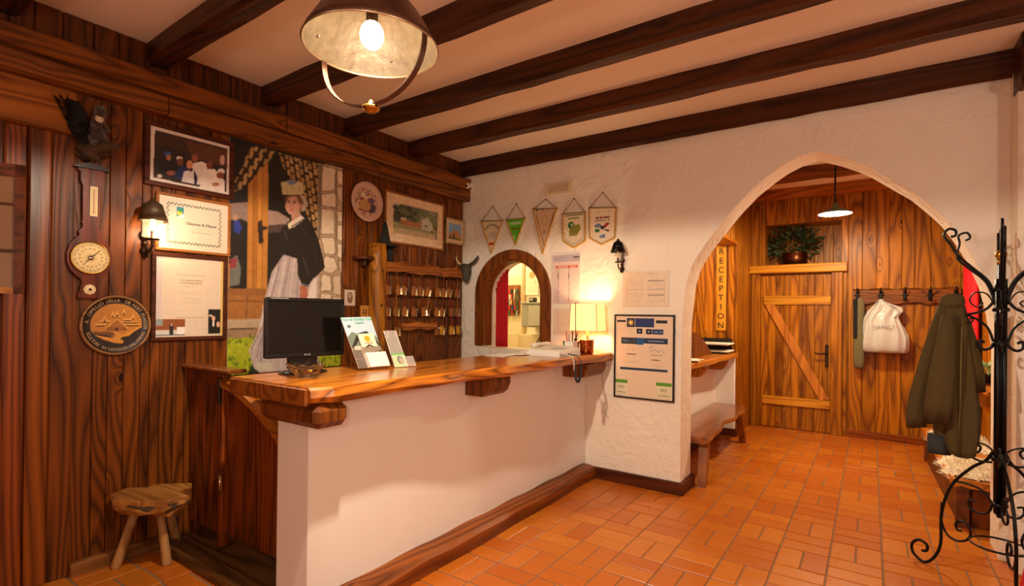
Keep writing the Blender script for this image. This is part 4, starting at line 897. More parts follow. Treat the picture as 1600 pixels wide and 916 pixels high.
# squirrel on its mount
t = thing('stuffed_squirrel', (XW, 1.05, 2.40), 'stuffed dark squirrel with bushy tail on a mossy branch mount above the barometer', 'stuffed squirrel')
sx = XW+.07
skin('body', [(sx, 1.065, 2.45, .034), (sx+.005, 1.062, 2.50, .036), (sx+.01, 1.065, 2.555, .028), (sx+.015, 1.068, 2.59, .020), (sx+.03, 1.072, 2.618, .030), (sx+.065, 1.080, 2.606, .016),
   (sx+.01, 1.092, 2.54, .014), (sx+.04, 1.108, 2.515, .010), (sx+.065, 1.095, 2.515, .008), (sx+.01, 1.042, 2.54, .013), (sx+.04, 1.038, 2.515, .009), (sx+.065, 1.052, 2.510, .008),
   (sx+.02, 1.095, 2.455, .026), (sx+.05, 1.105, 2.425, .014), (sx+.085, 1.11, 2.415, .009), (sx+.02, 1.04, 2.455, .026), (sx+.05, 1.035, 2.425, .014), (sx+.085, 1.035, 2.415, .009),
   (sx+.015, 1.057, 2.645, .007), (sx+.015, 1.087, 2.645, .007), (sx+.012, 1.055, 2.665, .003), (sx+.012, 1.09, 2.665, .003)],
  [(0, 1), (1, 2), (2, 3), (3, 4), (4, 5), (2, 6), (6, 7), (7, 8), (2, 9), (9, 10), (10, 11), (0, 12), (12, 13), (13, 14), (0, 15), (15, 16), (16, 17), (4, 18), (4, 19), (18, 20), (19, 21)], M['squir'], t)
MB().ball((sx+.028, 1.067, 2.572), .021, 12, 8, (.7, 1, 1.1)).build('chest', M['belly'], t)
MB().ball((sx+.045, 1.089, 2.617), .0045, 8, 6).ball((sx+.047, 1.060, 2.617), .0045, 8, 6).build('eye', M['black'], t)
m = MB(); m.tube([(sx-.01, 1.04, 2.43), (sx-.02, 1.005, 2.46), (sx-.02, .985, 2.52), (sx-.01, .975, 2.58), (sx, .955, 2.625), (sx+.01, .925, 2.64)], [.018, .036, .046, .048, .036, .008], 12)
for k in range(260):
    f = rnd.random(); a = rnd.uniform(0, 2*PI); z = 2.44+.2*f; y = 1.02-.09*f; r = .045; p = Vector((sx-.01+r*.8*math.cos(a), y+r*.9*math.sin(a), z)); q = p+Vector((math.cos(a)*.014, math.sin(a)*.016-.006, .022)); o_ = Vector((.003, .003, 0)); m.add([p-o_, p+o_, q], [(0, 1, 2), (2, 1, 0)])
m.build('tail', M['tail'], t)
m = MB(); m.tube([(XW, 1.03, 2.36), (sx, 1.045, 2.405), (sx+.05, 1.075, 2.41), (sx+.09, 1.12, 2.425), (sx+.10, 1.145, 2.43)], [.03, .035, .028, .02, .008], 9); m.tube([(XW+.01, 1.0, 2.44), (XW+.03, 1.02, 2.40), (sx, 1.05, 2.37), (sx+.02, 1.07, 2.345)], [.012, .03, .035, .01], 9)
for k in range(120):
    a = rnd.uniform(0, 2*PI); f = rnd.random(); p = Vector((XW+.02+.10*f, 1.01+.11*f+.03*math.cos(a), 2.385+.03*f+.03*math.sin(a))); m.ball(tuple(p), rnd.uniform(.004, .009), 5, 4)
m.build('mossy_branch', M['bark'], t)
# grey-green horned mask in the corner
t = thing('horned_mask', (-3.58, 4.30, 1.95), 'dark grey-green horned animal mask hanging in the corner at the key rack end', 'mask')
hx, hy = -3.585, 4.30
skin('head', [(hx, hy, 2.00, (.062, .03)), (hx+.01, hy-.01, 1.93, (.058, .03)), (hx+.015, hy-.015, 1.87, (.040, .028)), (hx+.02, hy-.02, 1.82, (.022, .02)), (hx-.075, hy-.02, 2.03, .012), (hx+.065, hy+.01, 2.01, .014)], [(0, 1), (1, 2), (2, 3), (0, 4), (0, 5)], M['skull'], t)
MB().tube([(hx-.05, hy-.03, 2.02), (hx-.085, hy-.04, 2.045), (hx-.10, hy-.05, 2.09), (hx-.095, hy-.05, 2.12)], [.014, .013, .009, .002], 9).build('horn', M['horn'], t)
MB().tube([(hx+.05, hy+.0, 2.02), (hx+.09, hy+.01, 2.035), (hx+.135, hy+.01, 2.075), (hx+.16, hy+.01, 2.115)], [.014, .019, .016, .003], 9).build('ear', M['skull'], t)
# glazed leaf standing open at the left edge
t = thing('glazed_door_leaf', (-3.50, .55, 1.5), 'glazed wooden leaf with dark edge standing open at the far left edge', 'door leaf')
A_, B_ = Vector((-3.64, .30, 0)), Vector((-3.42, .722, 0)); d_ = (B_-A_).normalized()
def Q(f, z, o=0): p = A_+(B_-A_)*f + Vector((-d_.y, d_.x, 0))*o; return (p.x, p.y, z)
def qbar(f0, f1, z0, z1, nm, mat, th=.012):
    m = MB(); vs = [Q(f, z, o) for f in (f0, f1) for o in (-th, th) for z in (z0, z1)]; m.add(vs, [(0, 1, 3, 2), (4, 6, 7, 5), (0, 4, 5, 1), (2, 3, 7, 6), (0, 2, 6, 4), (1, 5, 7, 3)]); return m.build(nm, mat, t)
zb_, zt_ = 1.57, 2.20
qbar(.93, 1, zb_, zt_, 'stile', M['frame']); qbar(0, 1, zt_-.06, zt_, 'top_rail', M['frame']); qbar(0, 1, zb_, zb_+.03, 'bottom_rail', M['frame2']); qbar(0, .93, 1.77, 1.785, 'glazing_bar', M['frame']); qbar(0, .93, 2.0, 2.01, 'glazing_bar', M['frame'])
qbar(0, .95, zb_, zt_, 'pane', plain('reflecting_glass', '6a4426', .06, 0, .1, coat=1.), .003)
# ================================================================== THINGS ON THE WHITE WALL
YF = YW-.006
PY_ = lambda Y: (lambda a, b: (a, Y, b))
t = thing('vent_plate', (-2.48, YF, 2.715), 'small pale rectangular ventilation plate above the middle pennant', 'vent')
board(t, 'plate', -2.635, -2.335, YF-.012, YF+.004, 2.655, 2.775, plain('vent_cream', 'e4d0b0', .6), .004)
board(t, 'slot_panel', -2.60, -2.37, YF-.016, YF-.010, 2.678, 2.752, plain('vent_inner', 'cbb28c', .6), .003)
t = thing('security_camera', (-3.58, YF, 2.875), 'small white dome security camera in the top corner under the beam', 'camera')
MB().lathe([(0, 0), (.035, 0), (.035, .02), (0, .022)], (-3.60, YF, 2.89), 16, (0, -1, 0)).build('mount', M['whitep'], t)
MB().tube([(-3.60, YF-.02, 2.885), (-3.59, YF-.05, 2.875)], .012).ball((-3.585, YF-.065, 2.872), .030, 14, 10).build('housing', M['whitep'], t)
MB().lathe([(0, .008), (.012, .006), (.014, 0)], (-3.573, YF-.090, 2.866), 14, (.4, -.9, -.2)).build('lens', M['black'], t)
def pennant(cx, ztop, pts, zs, label, paint, fringe_w=.012, canv=None, fmat=None):
    """pts: outline (x,z) of the cloth, first two are the top corners"""
    t = thing('pennant', (cx, YF, zs), label, 'pennant', None)
    MB().tube([(pts[0][0], YF-.008, pts[0][1]), (cx, YF-.006, zs), (pts[1][0], YF-.008, pts[1][1])], .0035, 6).build('cord', M['cord'], t)
    MB().lathe([(.006, 0), (.006, .012), (0, .014)], (cx, YF, zs), 8, (0, -1, 0)).build('nail', M['darkiron'], t)
    MB().tube([(pts[0][0]-.01, YF-.010, pts[0][1]), (pts[1][0]+.01, YF-.010, pts[1][1])], .006, 8).build('rod', M['cord'], t)
    MB().prism(pts, lambda a, b, c: (a, c, b), YF-.006, YF-.001).build('backing_cloth', M['tan'], t)
    x0, x1, z0, z1 = min(p[0] for p in pts), max(p[0] for p in pts), min(p[1] for p in pts), max(p[1] for p in pts)
    c = Canvas(x0, x1, z0, z1, .0038); c.conv = None; paint(c, x0, x1, z0, z1); c.build('printed_cloth', t, PY_(YF-.008), keep=c.mask(pts))
    m = MB(); ed = pts[1:]+[pts[0]]
    for a, b in zip(ed[:-1], ed[1:]):
        l = math.hypot(b[0]-a[0], b[1]-a[1]); n = max(2, int(l/.007)); 
        for i in range(n): f = (i+.5)/n; m.ball((a[0]+(b[0]-a[0])*f+rnd.uniform(-.002, .002), YF-.010, a[1]+(b[1]-a[1])*f+rnd.uniform(-.002, .002)), fringe_w*.62, 5, 4)
    m.build('fringe', fmat or M['fringe'], t, kind='stuff'); return t
def pl(u, v): a = F(u, v, YF); return (a[0], a[1])
def pp1(c, x0, x1, z0, z1):
    c.c[:] = lin('e6cfa8'); cx = (x0+x1)/2; w = x1-x0
    for k in range(7): a = PI*(.78-.56*k/6); c.rect(cx+.10*math.cos(a)-.008, z1-.15+.10*math.sin(a)-.012, cx+.10*math.cos(a)+.008, z1-.15+.10*math.sin(a)+.012, '5a5e64', .3)
    for k in range(5): c.line([(cx-.045+k*.018, z1-.20), (cx-.02+k*.018, z1-.13)], .006, '8898a8')
    c.rect(cx-.035, z1-.265, cx+.03, z1-.235, 'c04030', .3)
o = pennant(-3.285, 0, [pl(753, 346), pl(786, 345), pl(768, 396)], pl(770, 323)[1], 'leftmost pennant, cream triangle with grey arc lettering and red band', pp1)
def pp2(c, x0, x1, z0, z1):
    c.c[:] = lin('5cc01c'); cx = (x0+x1)/2; c.rect(x0, z1-.06, x1, z1-.03, '8ad060', .2); c.text(cx-.06, cx+.06, z1-.045, .018, 'c8d8b0', .9); c.text(cx-.05, cx+.05, z1-.10, .02, '7a5a20', .95); c.line([(cx-.02, z0+.1), (cx-.01, z0+.06)], .01, 'd8f0c0')
pennant(-2.98, 0, [pl(792, 344), pl(821, 341), pl(806, 383)], pl(807, 319)[1], 'bright green triangular pennant, second from the left above the arched hatch', pp2)
def pp3(c, x0, x1, z0, z1):
    c.c[:] = lin('d6b08c'); cx = (x0+x1)/2-.005; H_ = z1-z0
    for k in range(4): c.rect(x0+.03+k*.065, z1-.022, x0+.055+k*.065, z1-.004, '3a2a22')
    for k in range(15):
        f = k/15; z = z1-.06-f*(H_-.10); hw = (x1-x0)/2*(1-(z1-z)/H_)-.022; c.ell(cx-hw*1.0, z, .006, .008, '3a2e2a'); c.ell(cx+hw*1.0+.01, z, .006, .008, '2a2220')
    c.ell(cx, z1-.13, .035, .055, 'c89c6c', .15); c.ell(cx, z1-.13, .022, .038, 'd8b890', .1); c.ell(cx, z1-.24, .02, .025, 'b09078', .2)
pennant(-2.633, 0, [pl(834, 327), pl(871, 326), pl(848, 397)], pl(852, 312)[1], 'long cream triangular pennant edged with dark dots, the middle one of five', pp3)
def pp4(c, x0, x1, z0, z1):
    c.c[:] = lin('e8d4b4'); cx = (x0+x1)/2; w = x1-x0
    c.rect(x0+.02, z1-.028, x1-.02, z1-.016, '7a8054'); c.text(cx-.06, cx+.06, z1-.05, .014, '6a8a4a', .8); c.ell(cx-.03, z1-.115, .034, .036, '3a6a34'); c.ell(cx-.022, z1-.112, .014, .016, 'b0c09a'); c.poly([(cx-.01, z1-.12), (cx+.06, z1-.11), (cx+.075, z1-.155), (cx+.03, z1-.22), (cx-.05, z1-.215), (cx-.05, z1-.16)], '8a8a34', .25)
    for s in (-1, 1): c.line([(cx+s*w*.40, z1-.06), (cx+s*w*.40, z1-.24), (cx, z0+.03)], .005, '9a8a9a')
    c.line([(x0+.01, z1-.15), (cx-.06, z1-.19)], .012, 'f4f0e8')
pennant(-2.318, 0, [pl(880, 335), pl(915, 332), pl(915, 376), pl(897, 387), pl(881, 377)], pl(896, 311)[1], 'shield-shaped pennant with green circle and olive emblem, fourth from the left', pp4, .014)
def pp5(c, x0, x1, z0, z1):
    c.c[:] = lin('ead6b8'); cx = (x0+x1)/2; c.text(cx-.08, cx+.08, z1-.05, .012, 'b8ac88', .7); c.text(cx-.075, cx+.075, z1-.105, .018, '8a3a34', .95); c.text(cx-.075, cx+.075, z1-.13, .014, '6a6a8a', .95)
    c.ell(cx-.045, z1-.175, .035, .02, '7088a8'); c.poly([(cx, z1-.19), (cx+.04, z1-.15), (cx+.075, z1-.16), (cx+.03, z1-.20)], 'a83428'); c.rect(cx-.075, z1-.235, cx-.03, z1-.205, '3a7a34'); c.poly([(cx+.005, z1-.21), (cx+.07, z1-.22), (cx+.06, z1-.24)], '4a4440'); c.ell(cx, z1-.195, .02, .018, '23304a'); c.rect(cx-.03, z1-.29, cx+.03, z1-.265, '6a84a8', .3); c.text(cx-.03, cx+.03, z1-.262, .01, '4a6a9a')
pennant(-2.025, 0, [pl(922, 325), pl(963, 325), pl(961, 372), pl(940, 382), pl(922, 372)], pl(941, 301)[1], 'rightmost pennant, cream shield with four coloured leaves', pp5)
def sheet(name, x0, x1, z0, z1, label, cat, paint, px=.004, th=.002):
    t = thing(name, ((x0+x1)/2, YF, (z0+z1)/2), label, cat)
    c = Canvas(x0, x1, z0, z1, px); c.conv = lambda a, b: (x0+(x1-x0)*a, z0+(z1-z0)*b); c.c[:] = lin('e4ccb4'); paint(c); c.build('printed_side', t, PY_(YF-.003-th)); MB().box(x0, x1, YF-th-.0025, YF+.004, z0, z1).build('paper_sheet', M['paper'], t); return t
def pb(c):
    c.c[:] = lin('dcc4bc'); c.rect(0, .86, 1, 1, 'b8a8b0'); c.text(.05, .5, .93, .014, '8a7a8a'); c.rect(.76, .93, .97, .96, '3a3030'); c.text(.66, .95, .885, .014, '5a4a4a'); c.rect(.08, .72, .93, .79, 'd89a88', .15)
    for a in (.16, .6, .87): c.ell(a, .755, .03, .022, 'b83028')
    for k in range(40):
        z = .70-.68*k/40
        if k != 22: c.rect(.18, z, .205+.04*(k % 3 == 0), z+.010, '5a4040'); c.rect(.58, z, .61+.03*(k % 4 == 0), z+.010, '5a4040')
    c.line([(.1, .72), (.1, .02)], .008, 'a88a88'); c.line([(.93, .72), (.93, .02)], .008, 'a88a88'); c.text(.1, .5, .255, .008, 'b86050')
sheet('price_list', -2.545, -2.25, 1.600, 2.066, 'tall printed list with a red heading strip between the arched hatch and the table lamp', 'notice', pb)
def pn(c):
    for z in (.2, .4, .6, .8): c.text(.06, .94, z, .015, 'c8ac94', .6)
    c.line([(.06, .1), (.94, .1)], .01, 'b89c88'); c.line([(.2, .2), (.2, .8)], .01, 'b89c88')
sheet('pinned_note', -2.535, -2.26, 1.30, 1.55, 'pale sheet of paper on the white wall directly below the price list', 'notice', pn)
def pc(c):
    c.c[:] = lin('e6ceb2')
    for x0 in (.08, .54):
        for z in np.arange(.12, .84, .048): c.text(x0, x0+.38, z, .012, 'bca488', .55)
        for z in np.arange(.12, .86, .12): c.line([(x0, z), (x0+.38, z)], .005, 'c0a890')
        for k in range(6): c.line([(x0+k*.076, .1), (x0+k*.076, .86)], .004, 'cab298')
    c.text(.2, .8, .93, .02, 'a88c74', .6); c.rect(.56, .71, .88, .735, '8a7868'); c.rect(.56, .47, .9, .49, '8a7868'); c.rect(.56, .30, .9, .325, '8a7868')
sheet('timetable_sheet', -1.822, -1.408, 1.575, 1.880, 'landscape timetable sheet pinned above the black-framed poster', 'notice', pc)
# black framed poster
PX0, PX1, PZ0, PZ1 = -1.895, -1.352, .762, 1.502
t = thing('framed_poster', ((PX0+PX1)/2, YF, PZ0), 'black-framed poster with blue and green blocks on the white wall left of the arch', 'poster')
for (a, b, z0, z1, nm) in ((PX0, PX1, PZ1-.014, PZ1, 'frame_rail'), (PX0, PX1, PZ0, PZ0+.014, 'frame_rail'), (PX0, PX0+.014, PZ0+.014, PZ1-.014, 'frame_stile'), (PX1-.014, PX1, PZ0+.014, PZ1-.014, 'frame_stile')): board(t, nm, a, b, YF-.020, YF+.003, z0, z1, M['black'], .003)
x0, x1, z0, z1 = PX0+.014, PX1-.014, PZ0+.014, PZ1-.014
c = Canvas(x0, x1, z0, z1, .003); c.conv = lambda a, b: (x0+(x1-x0)*a, z0+(z1-z0)*b); c.c[:] = lin('e4ccb2')
c.rect(.20, .865, .345, .975, '2c3454'); c.rect(.35, .865, .68, .975, '344070', .05); c.rect(.02, .925, .18, .95, '343030'); c.rect(.71, .915, .9, .955, '34343c', .1); c.text(.08, .18, .895, .008, 'a89880'); c.text(.76, .9, .885, .008, 'a89880')
for k in range(8): a = k*PI/4; c.line([(.27+.01*math.cos(a), .92+.007*math.sin(a)), (.27+.055*math.cos(a), .92+.038*math.sin(a))], .012, 'e8c050')
c.ell(.27, .92, .028, .020, 'f0d070')
c.rect(.38, .785, .475, .85, '2c2c38'); c.ell(.427, .817, .022, .014, '8088a0'); c.rect(.54, .78, .64, .845, '24242c'); c.ell(.59, .812, .02, .012, '9098b0'); c.rect(.645, .78, .84, .845, '2f4a74'); c.text(.66, .82, .81, .012, 'a0b0c8', .8)
c.rect(.10, .655, .38, .735, '3c4450', .2); c.rect(.38, .65, .50, .735, '2a5c94'); c.rect(.50, .665, .91, .735, '30425c', .1); c.text(.58, .84, .70, .012, '98a4b8', .9); c.text(.14, .34, .695, .02, '7a828c', .7)
c.text(.20, .36, .585, .010, 'b8a48c'); c.text(.20, .38, .53, .014, '2c2824', 1.); c.text(.62, .82, .53, .010, '9c8a74', .9); c.text(.64, .78, .47, .014, '34302c', 1.)
c.line([(.60, .62), (.63, .57), (.70, .60), (.76, .565), (.80, .60), (.86, .56)], .006, '6a6e84'); c.line([(.60, .62), (.66, .635)], .006, '6a6e84')
c.line([(.2, .44), (.28, .42), (.3, .445), (.4, .43)], .004, 'a89c90'); c.line([(.62, .40), (.7, .415), (.74, .39), (.84, .41)], .004, 'a89c90')
c.rect(.08, .335, .91, .362, '24405c', .25)
for a, b in ((.0, .22), (.72, .98)): c.rect(a, .025, b, .19, 'e0d6b4'); c.rect(a, .165, b, .205, '5a9a30'); c.text(a+.03, b-.03, .05, .012, '7a8a50', .9)
c.build('poster_sheet', t, PY_(YF-.008), mat=M['glossprint'])
W_, H_ = x1-x0, z1-z0
for a in (.11, .85): text('ISO', .034, (x0+W_*a, YF-.0095, z0+H_*.115), (1, 0, 0), (0, 0, 1), plain('grey_ink', '5a5850', .6), t, sx=1.1)
# ================================================================== LAMPS
LX, LY, LZ = -1.56, 1.30, 2.50
t = thing('farm_lamp', (LX, LY, ZC), 'large lit hanging farm lamp with hammered metal shade and iron yoke under the beams', 'ceiling lamp')
MB().lathe([(.245, 0), (.250, .004), (.238, .03), (.19, .11), (.13, .19), (.105, .205), (.10, .27), (.085, .29), (.03, .31), (.0, .312)], (LX, LY, LZ), 48).build('shade', M['shade_out'], t)
MB().lathe([(.243, .003), (.232, .03), (.184, .108), (.125, .185), (.06, .20), (0, .202)], (LX, LY, LZ), 48).build('shade_lining', M['shade_in'], t)
MB().lathe([(.247, -.004), (.252, 0), (.247, .006), (.240, .004), (.247, -.004)], (LX, LY, LZ), 48).build('rim', plain('worn_bright_rim', 'c8b090', .3, .9), t)
yd = Vector((.99, .147, 0)); rs = []; sd = Vector((-yd.y, yd.x, 0))
pth = []
for i in range(25):
    a = PI*i/24; pth.append(Vector((LX, LY, LZ+.01)) + yd*(-.243*math.cos(a)) + Vector((0, 0, -.225*math.sin(a)**.85)))
rs = [[p+sd*.013, p+sd*.013+(p-Vector((LX, LY, LZ+.05))).normalized()*.005, p-sd*.013+(p-Vector((LX, LY, LZ+.05))).normalized()*.005, p-sd*.013] for p in pth]
MB().rings([[tuple(q) for q in r] for r in rs], smooth=False).build('yoke', M['shade_out'], t)
MB().lathe([(0, -.035), (.02, -.033), (.032, -.022), (.034, -.012), (.012, -.006), (.010, .008), (.004, .014), (0, .015)], (LX, LY, LZ-.212), 18).build('boss', M['brass'], t)
MB().ball((LX, LY, LZ+.048), .044, 20, 14, (1, 1, 1.2)).build('bulb', M['bulb'], t)
MB().lathe([(.018, .09), (.022, .10), (.022, .2), (0, .2)], (LX, LY, LZ), 14).build('socket', M['darkiron'], t)
for k in range(4):
    a = .5+k*PI/2; MB().ball((LX+.212*math.cos(a), LY+.212*math.sin(a), LZ+.055), .007, 8, 6).build('rivet', M['chrome'], t)
ch = MB()
for k in range(9):
    z = LZ+.33+k*.036; a = (k % 2)*PI/2; ch.tube([(LX+.012*math.cos(a)*math.cos(q), LY+.012*math.sin(a)*math.cos(q), z+.022*math.sin(q)) for q in [2*PI*j/10 for j in range(11)]], .0035, 6, cap=False)
ch.build('chain', M['darkiron'], t)
MB().lathe([(0, -.03), (.03, -.028), (.05, -.01), (.055, 0)], (LX, LY, ZC), 20).build('ceiling_cup', M['darkiron'], t)
# pendant in the annex
PX, PYY, PZ_ = -.305, 6.2, 2.53
t = thing('annex_pendant', (PX, PYY, ZC), 'lit flat white cone pendant lamp on a thin dark rod beyond the arch', 'ceiling lamp')
MB().tube([(PX, PYY, ZC), (PX, PYY, 2.64)], .009).build('rod', M['iron'], t)
MB().lathe([(0, .115), (.02, .112), (.024, .07), (.05, .062), (.145, .012), (.150, .0)], (PX, PYY, PZ_+.02), 32).build('shade', plain('enamel_green', '46503c', .4), t)
MB().lathe([(.148, .001), (.142, .012), (.05, .056), (0, .058)], (PX, PYY, PZ_+.018), 32).build('shade_inside', plain('white_enamel', 'f4ecdc', .4), t)
MB().ball((PX, PYY, PZ_+.058), .026, 16, 12).build('bulb', M['bulb'], t)
# ================================================================== ON THE COUNTER
CT = TOPZ
# monitor: faces the room from the inner edge of the counter
A0, B0 = Vector((-2.69, 1.545)), Vector((-2.63, 2.005)); e = (B0-A0).normalized(); nrm = Vector((e.y, -e.x))
t = thing('monitor', (-2.66, 1.775, CT), 'black widescreen computer monitor standing on the near end of the counter', 'monitor')
def mp_(f, o, z): p = A0+e*(f*(B0-A0).length)+nrm*o; return (p.x, p.y, z)
def mbx(f0, f1, o0, o1, z0, z1, nm, mat, b=.003):
    m = MB().cbox(0, 1, 0, 1, 0, 1, .0); m = MB(); L_ = (B0-A0).length; m.cbox(f0*L_, f1*L_, o0, o1, z0, z1, b)
    m.v = [((A0+e*p[0]+nrm*p[1]).x, (A0+e*p[0]+nrm*p[1]).y, p[2]) for p in m.v]; m.f = [tuple(reversed(f)) for f in m.f]; return m.build(nm, mat, t)
MZ = 1.238; MT = 1.575
mbx(0, 1, -.035, 0, MZ, MT, 'housing', M['black'], .006)
mbx(0, 1, 0, .008, MT-.020, MT, 'bezel_top', M['black']); mbx(0, 1, 0, .008, MZ, MZ+.028, 'bezel_bottom', M['black']); mbx(0, .04, 0, .008, MZ+.028, MT-.02, 'bezel_side', M['black']); mbx(.96, 1, 0, .008, MZ+.028, MT-.02, 'bezel_side', M['black'])
mbx(.04, .96, 0, .002, MZ+.028, MT-.02, 'screen', M['screen'])
mbx(.30, .66, -.05, -.012, CT+.015, MZ+.05, 'stand_neck', M['black'], .004)
MB().lathe([(0, .022), (.06, .020), (.105, .008), (.108, 0), (0, 0)], (-2.60, 1.715, CT+.001), 30, sx=1.05, sy=1.25).build('stand_foot', plain('dark_glossy_foot', '1a1614', .2), t)
lp = mp_(.52, .009, MZ+.0135); text('LG', .016, lp, (e.x, e.y, 0), (0, 0, 1), M['silverink'], t); lp2 = mp_(.475, .009, MZ+.0135)
MB().lathe([(.0055, 0), (.006, .001), (.0035, .001)], lp2, 14, (nrm.x, nrm.y, 0)).build('logo_ring', M['silverink'], t)
mbx(.05, .26, .0, .0085, MT-.007, MT-.004, 'name_strip', M['silverink'], .0005)
# glass bowl
t = thing('glass_bowl', (-2.42, 1.615, CT), 'small cut-glass bowl with gold-lit facets in front of the monitor on the counter', 'bowl')
bx, by = -2.425, 1.615
rs = []
for (r, z) in ((.045, .001), (.05, .008), (.062, .022), (.082, .042), (.092, .056), (.088, .058), (.076, .044), (.056, .026), (.042, .014), (.004, .012)):
    rs.append([(bx+r*(1+.09*math.cos(8*a)*(r > .05))*math.cos(a), by+r*(1+.09*math.cos(8*a)*(r > .05))*math.sin(a), CT+z+(.012*abs(math.cos(4*a)) if r > .08 else 0)) for a in [2*PI*k/48 for k in range(48)]])
MB().rings(rs, smooth=False).build('bowl', M['glass'], t)
for k in range(4): MB().ball((bx+.03*math.cos(k*1.7), by+.03*math.sin(k*1.7), CT+.030), .013, 10, 7, (1.3, .8, .8)).build('sweet', plain('gold_wrapper', 'd8a040', .3, .6), t)
# brochure stand
t = thing('brochure_stand', (-2.46, 2.06, CT), 'tall leaning acrylic stand with mountain-chalet brochures and a white leaflet pocket', 'brochure stand')
P0, P1, P2, P3 = Vector((-2.44, 1.970, CT+.012)), Vector((-2.42, 2.165, CT+.012)), Vector((-2.52, 2.115, 1.470)), Vector((-2.53, 1.905, 1.465))
def bil(a, b, o=0):
    p = P0*(1-a)*(1-b)+P1*a*(1-b)+P2*a*b+P3*(1-a)*b; nn = (P1-P0).cross(P3-P0).normalized(); return tuple(p+nn*o)
def bplate(a0, a1, b0, b1, o0, o1, nm, mat):
    m = MB(); vs = [bil(a, b, o) for a in (a0, a1) for b in (b0, b1) for o in (o0, o1)]; m.add(vs, [(0, 1, 3, 2), (4, 6, 7, 5), (0, 4, 5, 1), (2, 3, 7, 6), (0, 2, 6, 4), (1, 5, 7, 3)]); return m.build(nm, mat, t)
def bcanvas(a0, a1, b0, b1, o, nm, paint):
    w, h = a1-a0, b1-b0; c = Canvas(0, 1, 0, 1, .0125 if w > .6 else .03); c.c[:] = lin('d8cfc4'); paint(c)
    return c.build(nm, t, lambda x, y: bil(a0+w*x, b0+h*y, o)) if False else cfix(c, nm, a0, a1, b0, b1, o)
def cfix(c, nm, a0, a1, b0, b1, o):
    ob = c.build(nm, t, lambda x, y: (x, y, 0)); org = Vector(t['_o']); co = np.empty(len(ob.data.vertices)*3); ob.data.vertices.foreach_get('co', co); co = co.reshape(-1, 3)+np.array(org)
    new = [tuple(Vector(bil(a0+(a1-a0)*p[0], b0+(b1-b0)*p[1], o))-org) for p in co]; ob.data.vertices.foreach_set('co', np.array(new).ravel()); ob.data.update(); return ob
bplate(0, 1, 0, 1, -.004, 0, 'back_panel', M['whitep'])
def pbr(c):
    c.rect(0, .55, 1, 1, 'b0c4d0', .05); c.rect(0, 0, 1, .55, '8a7c70', .2); c.poly([(0, .62), (.2, .72), (.5, .6), (.85, .66), (1, .58), (1, .4), (0, .4)], '6c7a6a', .3); c.poly([(.02, .42), (.35, .68), (.7, .72), (1, .45), (1, .40), (.7, .64), (.4, .6), (.1, .40)], '2e2622', .2)
    c.rect(.1, .28, .9, .44, 'c8b4a4', .2); c.rect(0, .0, .3, .36, '5a5048', .4)
    for k in range(9): c.rect(.0, .02+.04*k, .28, .035+.04*k, '8a7a6a', .3)
    c.poly([(.08, .82), (.18, .86), (.24, .82), (.16, .79)], '5a5a5a'); c.rect(.62, .2, .98, .34, '4a3c34', .4)
bcanvas(0, 1, 0, 1, .001, 'brochure_cover', pbr)
def ptext(s, size, a, b, o, mat, sx=1.): 
    xd = Vector(bil(1, b))-Vector(bil(0, b)); yd_ = Vector(bil(a, 1))-Vector(bil(a, 0)); xd.normalize(); yd_ = (yd_-xd*yd_.dot(xd)).normalized(); return text(s, size, bil(a, b, o), xd, yd_, mat, t, sx=sx)
ptext('Tour de Holiday Time', .024, .5, .955, .002, M['greenink']); ptext('Casero', .022, .55, .885, .002, M['greenink'])
def pb2(c): c.c[:] = lin('e0d2b8'); c.ell(.5, .72, .19, .17, 'd8a828'); c.ell(.5, .72, .12, .11, 'c8922a'); c.rect(0, 0, 1, .28, '8a7a68', .3); c.poly([(.1, .2), (.5, .42), (.9, .2), (.5, .30)], '3a2c24')
bplate(.30, .84, .30, .66, .012, .016, 'leaflet', M['paper']); bcanvas(.30, .84, .30, .66, .0165, 'leaflet_cover', pb2); ptext('Poesitalia', .014, .57, .475, .018, plain('gold_ink', 'b8862a', .5))
bplate(.30, 1.0, .0, .28, .0, .032, 'leaflet_pocket', M['paper'])
# small acrylic stand
t = thing('card_stand', (-2.42, 2.25, CT), 'clear acrylic stand with a pale green card at its foot beside the brochure stand', 'card stand')
P0, P1, P2, P3 = Vector((-2.41, 2.215, CT+.002)), Vector((-2.39, 2.305, CT+.002)), Vector((-2.45, 2.255, 1.385)), Vector((-2.46, 2.165, 1.385))
bplate(0, 1, 0, 1, -.002, .001, 'clear_back', plain('acrylic', 'f4ece0', .08, 0, 0, alpha=.22)); bplate(0, .03, 0, 1, .0, .005, 'edge_strip', M['whitep']); bplate(.97, 1, 0, 1, .0, .005, 'edge_strip', M['whitep'])
def pc2(c): c.c[:] = lin('bcd4a4'); c.ell(.55, .5, .25, .3, '8a8a84', .3); c.ell(.6, .45, .1, .2, 'c8a890'); c.rect(0, .85, 1, 1, '7ab46a')
bplate(0, 1.0, .0, .38, .006, .009, 'card', M['paper']); bcanvas(0, 1, 0, .38, .0095, 'card_face', pc2)
bplate(.7, 1.6, .0, .28, .014, .016, 'clear_pocket', MC['acrylic'])
